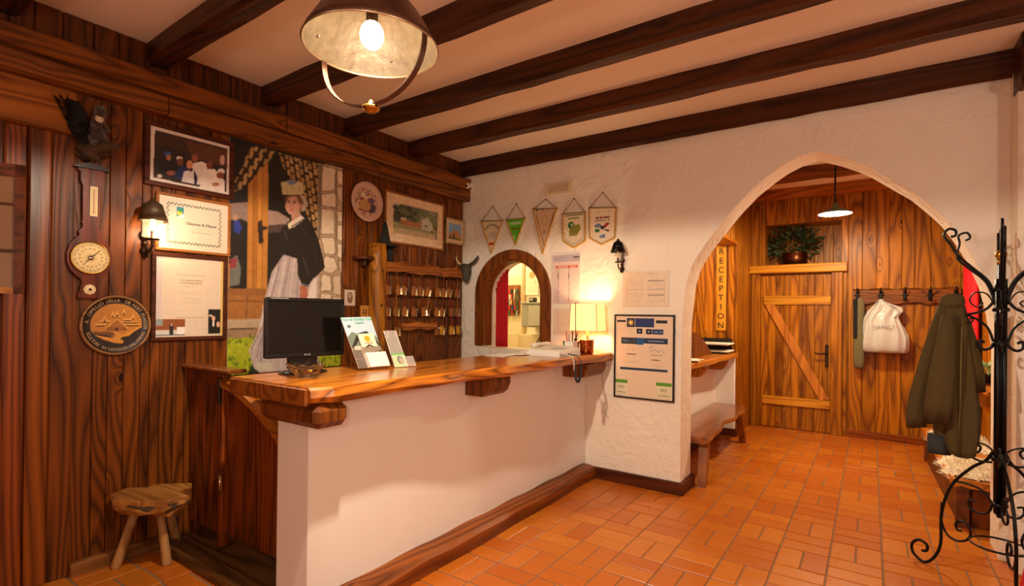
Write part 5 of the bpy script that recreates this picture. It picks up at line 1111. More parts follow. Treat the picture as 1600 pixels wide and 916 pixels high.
# telephone / fax
t = thing('fax_telephone', (-2.16, 3.80, CT), 'white desk fax telephone lying near the far end of the counter', 'telephone')
rs = []
for (o, z) in ((.0, .0), (.0, .018), (.006, .03), (.02, .048)):
    rs.append([(-2.34+o, 3.60+o, CT+z), (-2.03-o, 3.60+o, CT+z), (-2.00-o, 3.90-o, CT+z+(.02 if z > .02 else 0)), (-2.34+o, 3.92-o, CT+z+(.03 if z > .02 else 0))])
MB().rings(rs, smooth=False).build('base', M['whitep'], t)
m = MB()
for i in range(4):
    for j in range(3): m.cbox(-2.16+i*.03, -2.14+i*.03, 3.70+j*.03, 3.718+j*.03, CT+.046, CT+.060, .002)
m.build('keypad', plain('grey_keys', 'a8a098', .5), t, kind='stuff')
MB().tube([(-2.31, 3.64, CT+.07), (-2.305, 3.66, CT+.082), (-2.30, 3.75, CT+.088), (-2.295, 3.85, CT+.088), (-2.29, 3.88, CT+.078)], [.020, .019, .013, .016, .021], 12).build('handset', M['whitep'], t)
MB().tube([(-2.02, 3.61, CT+.02), (-1.97, 3.60, CT+.022), (-1.918, 3.602, CT+.008), (-1.902, 3.605, CT-.03), (-1.905, 3.61, CT-.10)], .004).build('cable', M['whitep'], t)
pth = []
for k in range(420):
    f = k/419; a = f*2*PI*46; an = PI*f; cyy, czz = 3.66-.045*math.cos(an), CT-.03-.165*math.sin(an)**.6
    pth.append(Vector((-1.895+.0075*math.cos(a), cyy+.0075*math.sin(a)*math.sin(an), czz+.0075*math.sin(a)*math.cos(an)**2)))
MB().tube([(-2.03, 3.61, CT+.02), (-1.93, 3.612, CT+.012), (-1.896, 3.615, CT-.03)], .004).tube(pth, .0036, 5).tube([(-1.896, 3.705, CT-.03), (-1.93, 3.71, CT+.010), (-2.03, 3.72, CT+.02)], .004).build('coiled_cord', plain('dark_grey_cord', '2c2a30', .5), t, kind='stuff')
# loose papers
t = thing('loose_papers', (-2.42, 3.55, CT), 'flat loose white papers lying on the counter below the arched hatch', 'papers')
for k, (a, b, an) in enumerate([(-2.46, 3.42, .12), (-2.40, 3.62, -.1), (-2.44, 3.86, .2)]):
    R2 = Matrix.Rotation(an, 2); m = MB(); q = [R2 @ Vector(p)+Vector((a, b)) for p in ((-.09, -.13), (.09, -.13), (.09, .13), (-.09, .13))]; z = CT+.002+k*.004
    m.prism([(p.x, p.y) for p in q], lambda x, y, c: (x, y, c), z, z+.003).build('sheet', M['paper'], t)
# little toys / markers row
for k, (x, y, mt, nm, lb) in enumerate([(-2.30, 3.98, M['yellow'], 'sticky_pad', 'small yellow notepad behind the white telephone'), (-2.22, 4.02, M['green'], 'marker_pen', 'green marker standing behind the telephone beside the yellow notepad'), (-2.36, 4.04, M['red'], 'clip_box', 'small red box behind the telephone at the hatch edge')]):
    t = thing(nm, (x, y, CT), lb, 'desk item')
    if k == 1: MB().lathe([(0, 0), (.010, 0), (.010, .08), (.008, .085), (.008, .10), (0, .10)], (x, y, CT), 12).build('barrel', mt, t); MB().lathe([(.0105, .085), (.0105, .105), (0, .107)], (x, y, CT), 12).build('cap', M['black'], t)
    else: MB().cbox(x-.03, x+.03, y-.03, y+.03, CT+.001, CT+.05, .004).build('block', mt, t); MB().lathe([(0, 0), (.012, 0), (.014, .012), (0, .02)], (x, y, CT+.05), 10).build('knob', M['ink'], t)
# pen cup
t = thing('pen_cup', (-2.10, 3.93, CT), 'square white pen holder with pens beside the copper mug on the counter', 'pen holder')
x, y = -2.105, 3.93
m = MB(); 
for (a, b, c_, d) in ((-.04, -.036, -.04, .04), (.036, .04, -.04, .04), (-.036, .036, -.04, -.036), (-.036, .036, .036, .04)): m.box(x+a, x+b, y+c_, y+d, CT+.001, CT+.11)
m.box(x-.036, x+.036, y-.036, y+.036, CT+.001, CT+.006); m.build('cup', M['whitep'], t)
for k, (mt, dx, dy, h) in enumerate([('pen_red', -.01, -.02, .20), ('black', .02, .01, .19), ('pen_blue', -.02, .02, .17), ('black', .015, -.015, .21), ('whitep', .0, .015, .18)]):
    MB().tube([(x+dx, y+dy, CT+.01), (x+dx*2.2, y+dy*2.2, CT+h-.02), (x+dx*2.35, y+dy*2.35, CT+h)], [.0045, .0045, .0015], 7).build('pen', M[mt], t)
# copper mug
t = thing('copper_mug', (-2.03, 4.08, CT), 'shiny copper mug at the far end of the counter in front of the table lamp', 'mug')
x, y = -2.03, 4.08
MB().lathe([(0, .001), (.052, .001), (.058, .01), (.060, .06), (.063, .115), (.066, .12), (.063, .121), (.059, .115), (.055, .02), (0, .018)], (x, y, CT), 32).build('cup', M['copper'], t)
MB().tube([(x-.055, y-.03, CT+.10), (x-.085, y-.055, CT+.095), (x-.095, y-.06, CT+.06), (x-.08, y-.05, CT+.025), (x-.055, y-.03, CT+.025)], .007, 8).build('handle', M['copper'], t)
t = thing('wooden_box', (-2.10, 4.05, CT), 'small orange wooden block holder between the pen holder and the copper mug', 'box')
board(t, 'body', -2.15, -2.105, 4.03, 4.09, CT+.001, CT+.105, M['frame2'], .004); MB().ball((-2.128, 4.06, CT+.12), .016, 10, 7, (1, 1, .8)).build('stopper', M['black'], t)
# table lamp
t = thing('table_lamp', (-2.08, 4.22, CT), 'lit table lamp with a square parchment shade at the far end of the counter', 'table lamp')
x, y = -2.09, 4.215; s0, s1, z0, z1 = .135, .125, 1.355, 1.592; m = MB()
q0 = [(x-s0, y-.10, z0), (x+s0, y-.10, z0), (x+s0, y+.10, z0), (x-s0, y+.10, z0)]; q1 = [(x-s1, y-.09, z1), (x+s1, y-.09, z1), (x+s1, y+.09, z1), (x-s1, y+.09, z1)]
m.rings([q0, q1], cap=False, smooth=False).build('shade', M['lampshade'], t)
for (a, b) in zip(q0, q1): MB().tube([a, b], .003, 6).build('shade_wire', M['brass'], t)
MB().lathe([(0, 0), (.055, 0), (.055, .012), (.02, .025), (.012, .05), (.018, .09), (.010, .13), (.010, .22), (0, .22)], (x, y, CT+.001), 20).build('stand', M['brass'], t)
MB().ball((x, y, 1.44), .03, 14, 10).build('bulb', M['bulb2'], t)
t2 = thing('lamp_cable', (-2.03, 4.33, 1.3), 'thin dark cable running down the wall in front of the lit table lamp shade', 'cable')
MB().tube([(-2.155, 4.10, 1.60), (-2.152, 4.098, 1.45), (-2.15, 4.10, CT+.10)], .004, 6).build('cord', M['ink'], t2)
t2 = thing('thin_wire', (-1.95, 4.30, 1.0), 'thin loose wire hanging below the far end of the counter', 'cable')
MB().tube([(-2.02, 4.345, 1.07), (-2.00, 4.335, .95), (-1.985, 4.33, .84), (-1.96, 4.335, .74), (-1.95, 4.345, .66), (-1.97, 4.35, .60), (-1.94, 4.35, .56)], .0022, 6).build('wire', M['darkiron'], t2)
# ================================================================== STOOL
t = thing('three_legged_stool', (-3.5, 1.33, 0), 'rustic three-legged stool with a rough slab seat beside the counter gate', 'stool')
top = [onZ(u, v, .43) for u, v in ((173, 772), (198, 763), (232, 762), (240, 757), (300, 755), (299, 772), (262, 783), (215, 784), (176, 781))]
top = [(-3.69+.06 if p[0] < -3.66 else p[0], p[1]) for p in top]
cx = sum(p[0] for p in top)/len(top); cy = sum(p[1] for p in top)/len(top)
E2 = []
for i in range(len(top)):
    a, b = Vector(top[i]), Vector(top[(i+1) % len(top)])
    for k in range(3): E2.append(a.lerp(b, k/3))
def offs(f, z, j=0): return [(cx+(p.x-cx)*f+rnd.uniform(-j, j), cy+(p.y-cy)*f+rnd.uniform(-j, j), z+rnd.uniform(-j, j)) for p in E2]
MB().rings([offs(.98, .432), offs(1.0, .425, .003), offs(1.0, .395, .006), offs(.96, .365, .012), offs(.84, .338, .012), offs(.5, .330, .003)], smooth=False).build('seat', M['stool'], t)
MB().rings([[(q[0], q[1], q[2]) for q in offs(1.004, .402, .006)], offs(.965, .378, .010), offs(.86, .358, .010)], cap=False, smooth=False).build('bark_edge', M['bark'], t)
for (fx, fy), (gx, gy) in (((-3.585, 1.175), (-3.52, 1.26)), ((-3.392, 1.362), (-3.42, 1.33)), ((-3.60, 1.50), (-3.52, 1.41))):
    MB().tube([(fx, fy, .0), (fx, fy, .012), (fx+(gx-fx)*.5, fy+(gy-fy)*.5, .19), (gx, gy, .37)], [.022, .027, .024, .022], 12).build('leg', M['stoolleg'], t)
# ================================================================== OFFICE BEHIND THE HATCH
t = thing('office_curtain', (-3.31, 4.585, 1.13), 'narrow red curtain hanging inside the arched hatch at its left side', 'curtain')
m = MB(); rs = []
for z in (2.0, 1.8, 1.6, 1.4, 1.25, 1.135): rs.append([(-3.392+.165*k/23, 4.585+.014*math.sin(k*1.25), min(z, hatch_z(-3.392+.165*k/23)-.02)) for k in range(24)])
m.rings(rs, close=False, cap=False).build('cloth', M['red'], t); sol = t.children[0].modifiers.new('thickness', 'SOLIDIFY'); sol.thickness = .004
MB().tube([(-3.395, 4.585, 1.75), (-3.22, 4.585, 1.97)], .006).build('rod', M['iron'], t)
def O(u, v, Y): return onY(u, v, Y)
t = thing('grey_wall_box', (-3.75, 5.85, 1.5), 'grey metal wall cabinet seen through the arched hatch', 'cabinet')
a = O(815, 475, 5.7); b = O(851, 512, 5.7)
m = MB().cbox(a[0], b[0]+.05, 5.70, 5.98, b[1], a[1], .008); m.build('body', M['grey'], t)
board(t, 'lit_face', a[0]+.115, b[0]+.045, 5.688, 5.701, b[1]+.02, a[1]-.02, plain('grey_lit_face', 'b0ad98', .5), .004)  # lighter face of the box: its light is put into this panel's colour
board(t, 'top_lip', a[0]-.01, b[0]+.06, 5.68, 5.98, a[1], a[1]+.02, M['grey'], .004)
t = thing('small_radio', (a[0]+.14, 5.8, a[1]+.02), 'small black device on top of the grey wall cabinet', 'device')
MB().cbox(a[0]+.08, a[0]+.17, 5.74, 5.82, a[1]+.021, a[1]+.085, .01).build('body', M['black'], t); MB().cbox(a[0]+.095, a[0]+.155, 5.733, 5.741, a[1]+.04, a[1]+.07, .003).build('display', M['grey'], t)
t = thing('dark_jar', (a[0]+.36, 5.8, a[1]+.02), 'dark rounded object at the right end of the grey wall cabinet top', 'container')
MB().lathe([(0, 0), (.05, 0), (.06, .03), (.05, .06), (.055, .09), (.02, .13), (0, .13)], (a[0]+.33, 5.82, a[1]+.021), 16).build('pot', M['black'], t); MB().lathe([(.0, .13), (.02, .14), (0, .16)], (a[0]+.33, 5.82, a[1]+.021), 12).build('knob', M['grey'], t)
t = thing('office_key_board', (-4.1, 5.97, 1.8), 'wooden key board crowded with keys and tags seen through the hatch', 'key board')
a = O(788, 446, 5.97); b = O(812, 490, 5.97)
board(t, 'board', a[0], b[0], 5.955, 6.0, b[1], a[1], M['frame2'], .004)
tags = [plain('tag_%d' % i, c_, .5) for i, c_ in enumerate(('b8301c', 'e0d0b0', '7a4a20', '385a30', 'c8a048', '303a6a', 'a0a098', '1c1814'))]
proto = None
for r in range(5):
    for k in range(6):
        x = a[0]+.02+(b[0]-a[0]-.04)*k/5; z = a[1]-.03-r*.075
        if proto is None:
            proto = {}
            for j, mt in enumerate(tags):
                me = MB().cbox(-.014, .014, -.006, .006, -.10, -.03, .003).tube([(0, 0, 0), (0, -.004, -.03)], .002, 5); mm = bpy.data.meshes.new('key_tag'); mm.from_pydata(me.v, [], me.f); mm.materials.append(mt); proto[j] = mm
        o = bpy.data.objects.new('key_tag', proto[rnd.randrange(8)]); COL.objects.link(o); o.location = (x, 5.944, z); o.rotation_euler = (0, rnd.uniform(-.2, .2), 0)
        tag(o, 'small tagged key, %s from the left on the %s row of the office key board' % (('first', 'second', 'third', 'fourth', 'fifth', 'sixth')[k], ('top', 'second', 'third', 'fourth', 'lowest')[r]), 'key', 'keys on the office key board')
t = thing('office_poster', (-3.75, 5.99, 2.1), 'white sheet with a small brown figure on the office wall above the grey cabinet', 'notice')
a = O(818, 417, 5.98); b = O(841, 461, 5.98); c = Canvas(a[0], b[0], b[1], a[1], .012); c.c[:] = lin('efe2c2'); c.ell((a[0]+b[0])/2+.02, a[1]-.12, .05, .05, 'c8a068', .2); c.text(a[0]+.03, b[0]-.03, b[1]+.18, .02, 'c8b898')
c.build('printed_side', t, PY_(5.975)); MB().box(a[0], b[0], 5.977, 6.0, b[1], a[1]).build('sheet', M['paper'], t); MB().cbox(a[0]-.012, a[0], 5.97, 6.0, b[1]-.01, a[1]+.01, .002).build('edge', M['grey'], t)
t = thing('office_door_panel', (-4.2, 5.99, 0), 'cream panelled door behind the key board in the office', 'door')
a = O(779, 432, 5.98); b = O(815, 560, 5.98)
board(t, 'leaf', a[0], b[0], 5.98, 6.0, .0, a[1], plain('cream_door', 'ead9ac', .5), .006); board(t, 'panel', a[0]+.07, b[0]-.05, 5.97, 5.985, .9, a[1]-.45-.35, plain('cream_panel', 'e2d0a0', .5), .01); board(t, 'casing', b[0], b[0]+.05, 5.965, 6.0, 0, 3.0, plain('tan_casing', 'c8a874', .5), .005)
t = thing('office_cupboard', (-3.7, 5.9, 1.1), 'small cream cupboard beneath the grey wall cabinet in the office', 'cupboard')
a = O(812, 520, 5.9); b = O(848, 556, 5.9)
board(t, 'body', a[0], b[0], 5.86, 5.99, b[1]-.3, a[1]-.02, plain('cream_cupboard', 'd8c494', .6), .006); MB().tube([(a[0]+.2, 5.83, b[1]-.02), (a[0]+.33, 5.84, b[1]+.2), (a[0]+.36, 5.9, a[1]+.02)], .008).build('hose', M['ink'], t)
# ================================================================== ANNEX COUNTER
t = thing('annex_worktop', (-1.6, 5.7, 1.0), 'live-edge wooden worktop on the low white wall beyond the arch', 'countertop')
rs = []
for i in range(30):
    y = 4.69+(6.84-4.69)*i/29; xf = -1.375+.045*i/29+.008*math.sin(y*7); rs.append([(-2.0, y, 1.047), (-2.0, y, .99), (xf-.02, y, .986), (xf, y, .998+.004*math.sin(y*13)), (xf-.004, y, 1.036), (xf-.012, y, 1.047)])
MB().rings(rs, smooth=False).build('slab', wood('worktop_orange', 'd8862e', '8a4514', 1, 5., 9, .3, .4, .2, .1, .5, .3), t)
bracket(5.55, 5.68, -1.42, t, xw=-1.608, h=.13, z1=.986, mat=M['fary']); bracket(6.50, 6.62, -1.41, t, xw=-1.608, h=.13, z1=.986, mat=M['fary'])
t = thing('reception_sign', (-1.55, 6.92, 1.8), 'narrow vertical orange sign reading RECEPTION in dark letters', 'sign')
a = O(1120, 385, 6.915); b = O(1134, 517, 6.915)
board(t, 'sign_board', a[0], b[0], 6.905, 6.926, b[1], a[1], wood('sign_wood', 'e0a030', 'b87820', 2, 5, 5, .4, .1, .1, .05), .004)
for k, ch_ in enumerate('RECEPTION'): text(ch_, .105, ((a[0]+b[0])/2, 6.903, a[1]-.075-k*(a[1]-b[1]-.14)/8), (1, 0, 0), (0, 0, 1), M['ink'], t)
t = thing('wall_picture', (-2.0, 6.92, 1.6), 'small yellow-green framed picture on the boards just inside the arch', 'picture')
c = Canvas(-2.06, -1.945, 1.415, 1.80, .01); c.conv = None; c.c[:] = lin('a89a4c'); c.rect(-2.06, 1.5, -1.99, 1.72, '4a5a2c', .4); c.rect(-1.985, 1.42, -1.965, 1.78, 'd8cc9c'); c.build('print', t, PY_(6.900)); MB().cbox(-2.07, -1.935, 6.902, 6.925, 1.405, 1.81, .003).build('frame', M['frame2'], t)
t = thing('letter_organiser', (-1.6, 5.9, 1.047), 'dark brown wooden organiser with a sloping side on the annex worktop', 'organiser')
MB().prism([(5.42, 1.049), (6.38, 1.049), (6.38, 1.06), (5.85, 1.30), (5.42, 1.34)], lambda a, b, c: (c, a, b), -1.56, -1.54).build('side_panel', M['archw'], t)
MB().prism([(5.42, 1.049), (6.38, 1.049), (6.38, 1.06), (5.85, 1.30), (5.42, 1.34)], lambda a, b, c: (c, a, b), -1.90, -1.88).build('side_panel', M['archw'], t)
board(t, 'back_board', -1.88, -1.56, 5.42, 5.44, 1.049, 1.33, M['archw']); board(t, 'shelf', -1.88, -1.56, 5.44, 6.2, 1.10, 1.115, M['archw'])
t = thing('paper_tray', (-1.55, 6.6, 1.047), 'stack of dark letter trays holding papers at the far end of the annex worktop', 'letter tray')
for k in range(2):
    z = 1.055+k*.085; board(t, 'tray', -1.78, -1.40, 6.42, 6.80, z, z+.012, M['black'], .003); board(t, 'tray_back', -1.78, -1.40, 6.785, 6.80, z, z+.08, M['black'], .003)
    board(t, 'paper_pile', -1.76, -1.37, 6.44, 6.77, z+.013, z+.03, M['paper'], .002)
t = thing('loose_papers', (-1.55, 5.2, 1.047), 'spread white papers on the near end of the annex worktop', 'papers')
for k, (x, y, an) in enumerate([(-1.52, 5.0, .1), (-1.50, 5.3, -.15), (-1.62, 5.15, .3), (-1.48, 5.22, .35)]):
    R2 = Matrix.Rotation(an, 2); q = [R2 @ Vector(p)+Vector((x, y)) for p in ((-.10, -.15), (.10, -.15), (.10, .15), (-.10, .15))]; z = 1.049+k*.004; MB().prism([(p.x, p.y) for p in q], lambda x, y, c: (x, y, c), z, z+.003).build('sheet', M['paper'], t)
t = thing('menu_stand', (-1.66, 5.2, 1.047), 'small upright menu card stand on the annex worktop beside the arch edge', 'card stand')
c = Canvas(-1.72, -1.52, 1.06, 1.30, .01); c.conv = None; c.c[:] = lin('c8b484'); c.rect(-1.66, 1.08, -1.58, 1.28, '5a4a2c', .4); c.build('card', t, PY_(4.998)); MB().cbox(-1.73, -1.51, 5.0, 5.02, 1.049, 1.31, .003).build('frame', M['paper'], t)
# bench under it
t = thing('slab_bench', (-1.38, 5.7, 0), 'low rustic bench with a wavy polished slab seat against the annex counter', 'bench')
rs = []
for i in range(44):
    y = 4.70+(6.72-4.70)*i/43; xf = -1.165-.03*i/43+.022*math.sin(y*5.2+1)+.012*math.sin(y*11); rs.append([(-1.585, y, .425), (-1.585, y, .375), (xf-.05, y, .366), (xf-.012, y, .385), (xf, y, .41), (xf-.016, y, .425)])
MB().rings(rs, smooth=False).build('seat', wood('bench_slab', 'a05c2c', '5a2c12', 1, 4., 8, .25, .5, .12, .1, .5, .4), t)
for (x0_, y0_, x1_, y1_) in ((-1.22, 4.83, -1.205, 4.70), (-1.50, 4.83, -1.53, 4.72), (-1.26, 6.50, -1.235, 6.62), (-1.52, 6.50, -1.54, 6.62)):
    MB().rings([[(x0_+(x1_-x0_)*f-w, y0_+(y1_-y0_)*f-w, z), (x0_+(x1_-x0_)*f+w, y0_+(y1_-y0_)*f-w, z), (x0_+(x1_-x0_)*f+w, y0_+(y1_-y0_)*f+w, z), (x0_+(x1_-x0_)*f-w, y0_+(y1_-y0_)*f+w, z)] for f, w, z in ((1, .034, 0), (0, .04, .372))], smooth=False).build('leg', wood('bench_leg', 'b0682c', '6a3412', 2, 5., 7, .35, .3), t)
# niche: copper pot with a plant
t = thing('potted_plant', (-.85, 7.98, 2.2), 'bushy dark green plant in a copper pot in the niche above the wooden door', 'potted plant')
px0, py0 = -.85, 8.0
MB().lathe([(0, .001), (.12, .001), (.145, .02), (.15, .09), (.142, .155), (.155, .17), (.142, .172), (.13, .15), (0, .14)], (px0, py0, 2.20), 32).build('pot', plain('aged_copper', '5a3018', .32, .9, .3, 14), t)
def leaves(mb, c, R, n, size, flat=1., seed=1):
    rg = random.Random(seed)
    for k in range(n):
        d = Vector((rg.gauss(0, 1), rg.gauss(0, 1)*.7, rg.gauss(0, 1)*flat)); d.normalize(); p = Vector(c)+Vector((d.x*R[0], d.y*R[1], abs(d.z)*R[2] if flat < 1 else d.z*R[2]))*rg.uniform(.35, 1)
        dr_ = (d+Vector((rg.uniform(-.6, .6), rg.uniform(-.6, .6), rg.uniform(-.3, .6)))).normalized(); sd_ = dr_.cross(Vector((rg.uniform(-1, 1), rg.uniform(-1, 1), rg.uniform(-1, 1)))).normalized(); s_ = size*rg.uniform(.6, 1.2)
        mb.add([p, p+dr_*s_*.5+sd_*s_*.2, p+dr_*s_, p+dr_*s_*.5-sd_*s_*.2], [(0, 1, 2, 3)], False)
m = MB(); leaves(m, (px0-.02, py0, 2.50), (.34, .14, .22), 620, .08, seed=3); m.build('foliage', M['darkleaf'], t, kind='stuff')
m = MB()
for k in range(9): a = k*.7; m.tube([(px0+.03*math.cos(a), py0+.03*math.sin(a), 2.33), (px0+.1*math.cos(a), py0+.05*math.sin(a), 2.45), (px0+.2*math.cos(a), py0+.08*math.sin(a), 2.56)], [.006, .004, .002], 5)
m.build('stems', M['darkleaf'], t, kind='stuff')
# ================================================================== COAT HOOK BOARD ON THE FAR WALL
t = thing('coat_hook_board', (.33, 7.78, 1.75), 'long rustic slab with iron coat hooks on the far boarded wall', 'coat rack')
rs = []
for i in range(40):
    x = -.185+1.03*i/39; h = .010*math.sin(x*19)+.006*math.sin(x*43); rs.append([(x, 7.799, 1.665+h), (x, 7.775, 1.660+h), (x, 7.755, 1.675+h), (x, 7.752, 1.83-h*.6), (x, 7.775, 1.852+h*.5), (x, 7.799, 1.852+h*.5)])
MB().rings(rs, smooth=False).build('slab', wood('hook_slab', '8a4c18', '241004', 0, 7., 14, .45, .9, .5), t)
for x in (-.135, .10, .335, .57, .80):
    h = MB().cbox(x-.018, x+.018, 7.744, 7.756, 1.70, 1.83, .004); h.tube([(x, 7.75, 1.80), (x, 7.70, 1.80), (x, 7.66, 1.84), (x, 7.655, 1.86)], [.008, .008, .007, .010], 8); h.tube([(x, 7.75, 1.73), (x, 7.70, 1.70), (x, 7.675, 1.72), (x, 7.672, 1.745)], [.008, .008, .007, .010], 8)
    h.tube([(x-.035, 7.75, 1.765), (x+.035, 7.75, 1.765)], .006, 6); h.build('hook', M['iron'], t)
t = thing('plastic_bag', (.13, 7.66, 1.66), 'white translucent plastic carrier bag hanging from a hook on the far wall', 'bag')
prof = [(1.70, .015, .012), (1.66, .05, .03), (1.60, .105, .045), (1.53, .175, .06), (1.46, .200, .075), (1.38, .205, .085), (1.28, .205, .095), (1.18, .215, .105), (1.11, .218, .10), (1.075, .20, .085), (1.065, .15, .05)]
rs = []
for j, (z, xl, xr, ry) in enumerate([(1.70, .07, .12, .012), (1.655, .04, .19, .03), (1.61, .0, .30, .03), (1.57, -.03, .315, .045), (1.50, -.055, .265, .06), (1.45, -.07, .29, .07), (1.38, -.072, .32, .085), (1.28, -.075, .36, .095), (1.18, -.075, .368, .105), (1.11, -.072, .366, .10), (1.085, -.06, .35, .08), (1.075, -.02, .30, .04)]):
    rx = (xr-xl)/2
    rs.append([((xl+xr)/2+rx*math.copysign(abs(math.cos(a))**.7, math.cos(a))*(1+.04*math.sin(9*a+j)), 7.655+ry*math.copysign(abs(math.sin(a))**.8, math.sin(a))+.022*math.sin(11*a+j*.6)*(1 if z > 1.25 else .35), z+.016*math.sin(5*a+j)*(z > 1.1)) for a in [2*PI*k/44 for k in range(44)]])
MB().rings(rs).build('bag_body', M['bag'], t)
MB().tube([(.06, 7.64, 1.56), (.085, 7.66, 1.66), (.10, 7.665, 1.72)], [.03, .022, .010], 8, flat=.4).tube([(.10, 7.665, 1.72), (.13, 7.66, 1.67), (.20, 7.65, 1.58)], [.010, .025, .035], 8, flat=.4).build('handles', M['bag'], t)
text('MARKET', .055, (.13, 7.545, 1.385), (1, 0, .02), (0, 0, 1), plain('bag_print', '8a8482', .5), t)
MB().cbox(-.03, .30, 7.60, 7.70, 1.09, 1.28, .03).build('contents', plain('grey_cloth_inside', '5a5658', .8), t)
t = thing('hanging_cloth', (-.135, 7.67, 1.7), 'olive cloth with a black strip hanging from the leftmost hook on the far wall', 'garment')
rs = []
for z, w, d in ((1.74, .02, .015), (1.70, .045, .03), (1.55, .05, .035), (1.35, .055, .035), (1.15, .06, .04), (.98, .062, .04), (.90, .05, .035), (.865, .03, .02)): rs.append([(-.115+w*math.cos(a)*(1+.12*math.sin(4*a+z*5)), 7.69+d*math.sin(a), z) for a in [2*PI*k/20 for k in range(20)]])
MB().rings(rs).build('cloth', M['moss'], t)
MB().cbox(-.178, -.135, 7.64, 7.68, 1.24, 1.72, .008).build('black_strip', plain('black_cloth', '0c0a0a', .9), t)
# ================================================================== RIGHT SIDE OF THE ANNEX
def curtain(nm, xc, y0, y1, z0, z1, mat, label, n=60, amp=.022):
    t = thing(nm, (xc, (y0+y1)/2, z0), label, 'curtain'); rs = []
    for j in range(12):
        z = z1+(z0-z1)*j/11; k2 = 1-.25*math.exp(-((z-1.3)/.5)**2)*0; rs.append([(xc+amp*math.sin(k*.95+.2*math.sin(z*2))+.006*math.sin(k*2.3), y0+(y1-y0)*k/(n-1), z) for k in range(n)])
    o = MB().rings(rs, close=False, cap=False).build('cloth', mat, t); s_ = o.modifiers.new('thickness', 'SOLIDIFY'); s_.thickness = .004
    MB().tube([(xc, y0-.05, z1+.012), (xc, y1+.03, z1+.012)], .010).build('rod', M['iron'], t); return t
curtain('red_curtain', .875, 6.98, 7.72, .40, 2.62, M['pink'], 'bright red curtain hanging on the right wall beyond the arch')
t = thing('window_shelf', (.85, 6.2, .92), 'wooden window shelf on the right annex wall under the little plant', 'shelf')
board(t, 'shelf_board', .745, .925, 5.4, 6.75, .895, .93, wood('shelf_orange', 'cc7a2c', '8a4514', 1, 5, 8, .35, .3), .005); board(t, 'support', .78, .925, 6.1, 6.15, .72, .895, M['fary'], .004)
t = thing('small_succulent', (.80, 6.05, .93), 'little pale green plant in a dark pot on the window shelf right of the coat', 'potted plant')
sx_, sy_ = .81, 6.02
MB().lathe([(0, .001), (.045, .001), (.06, .09), (.066, .095), (.058, .095), (0, .08)], (sx_, sy_, .93), 18).build('pot', M['pot'], t)
MB().lathe([(.05, 0), (.085, .008), (.088, .014), (0, .004)], (sx_, sy_, .931), 18).build('saucer', plain('terracotta_saucer', '9a4a28', .6), t)
m = MB(); leaves(m, (sx_-.02, sy_, 1.05), (.12, .10, .06), 150, .06, seed=9); m.build('foliage', M['paleleaf'], t, kind='stuff')
t = thing('wall_bench', (.7, 5.9, 0), 'wooden box bench along the right annex wall carrying sheepskins', 'bench')
def sf(y): return .505-.045*(y-4.9)/2.1
wbn = wood('bench_orange', 'd8862a', '8a4410', 1, 5, 9, .35, .4)
m = MB(); ys = (4.90, 5.6, 6.3, 7.02)
m.rings([[(sf(y)-.012, y, .285), (.925, y, .285), (.925, y, .335), (sf(y)-.014, y, .335)] for y in ys], smooth=False).build('seat', wbn, t)
m = MB(); m.rings([[(sf(y)+.03, y, .0), (sf(y)+.05, y, .0), (sf(y)+.05, y, .295), (sf(y)+.03, y, .295)] for y in ys], smooth=False).build('front_board', wood('bench_dark', '7a4220', '3a1c0c', 1, 5, 9, .4, .3), t)
board(t, 'end_panel', .60, .925, 4.94, 4.965, 0, .295, M['gate'], .004)
for y in (4.93, 6.97): board(t, 'leg', sf(y)+.01, sf(y)+.085, y-.03, y+.03, 0, .295, MC['bench_dark'], .005)
def fleece(y0, y1, label, seed):
    t = thing('sheepskin', (.7, (y0+y1)/2, .335), label, 'sheepskin'); rg = random.Random(seed); m = MB(); nx, ny = 14, 16; pts = []
    for j in range(ny+1):
        for i in range(nx+1):
            a, b = i/nx, j/ny; ed = min(a, 1-a, b, 1-b); x = .475+.42*a+.02*math.sin(b*14+seed)*(a < .2); y = y0+(y1-y0)*b+.03*math.sin(a*9+seed); z = .338+.035*min(1, ed*6)+rg.uniform(0, .012)
            if a == 0: z -= .02
            pts.append((x, y, z))
    m.add(pts, [(j*(nx+1)+i, j*(nx+1)+i+1, (j+1)*(nx+1)+i+1, (j+1)*(nx+1)+i) for j in range(ny) for i in range(nx)], True); m.build('hide', M['fur'], t)
    m = MB()
    for k in range(2600):
        p = Vector(pts[rg.randrange(len(pts))])+Vector((rg.uniform(-.02, .02), rg.uniform(-.03, .03), -.004)); d = Vector((rg.uniform(-.022, .018), rg.uniform(-.02, .02), .022)); 
        if p.x < .50: d = Vector((-.022, rg.uniform(-.012, .012), -.006))
        s_ = Vector((rg.uniform(-1, 1), rg.uniform(-1, 1), 0)).normalized()*.004; m.add([p-s_, p+s_, p+d], [(0, 1, 2)], True)
    m.build('wool', M['fur'], t, kind='stuff')
fleece(4.98, 5.62, 'pale sheepskin on the near end of the box bench', 1)
fleece(5.95, 6.75, 'pale sheepskin on the far end of the box bench behind the hanging jacket', 2)
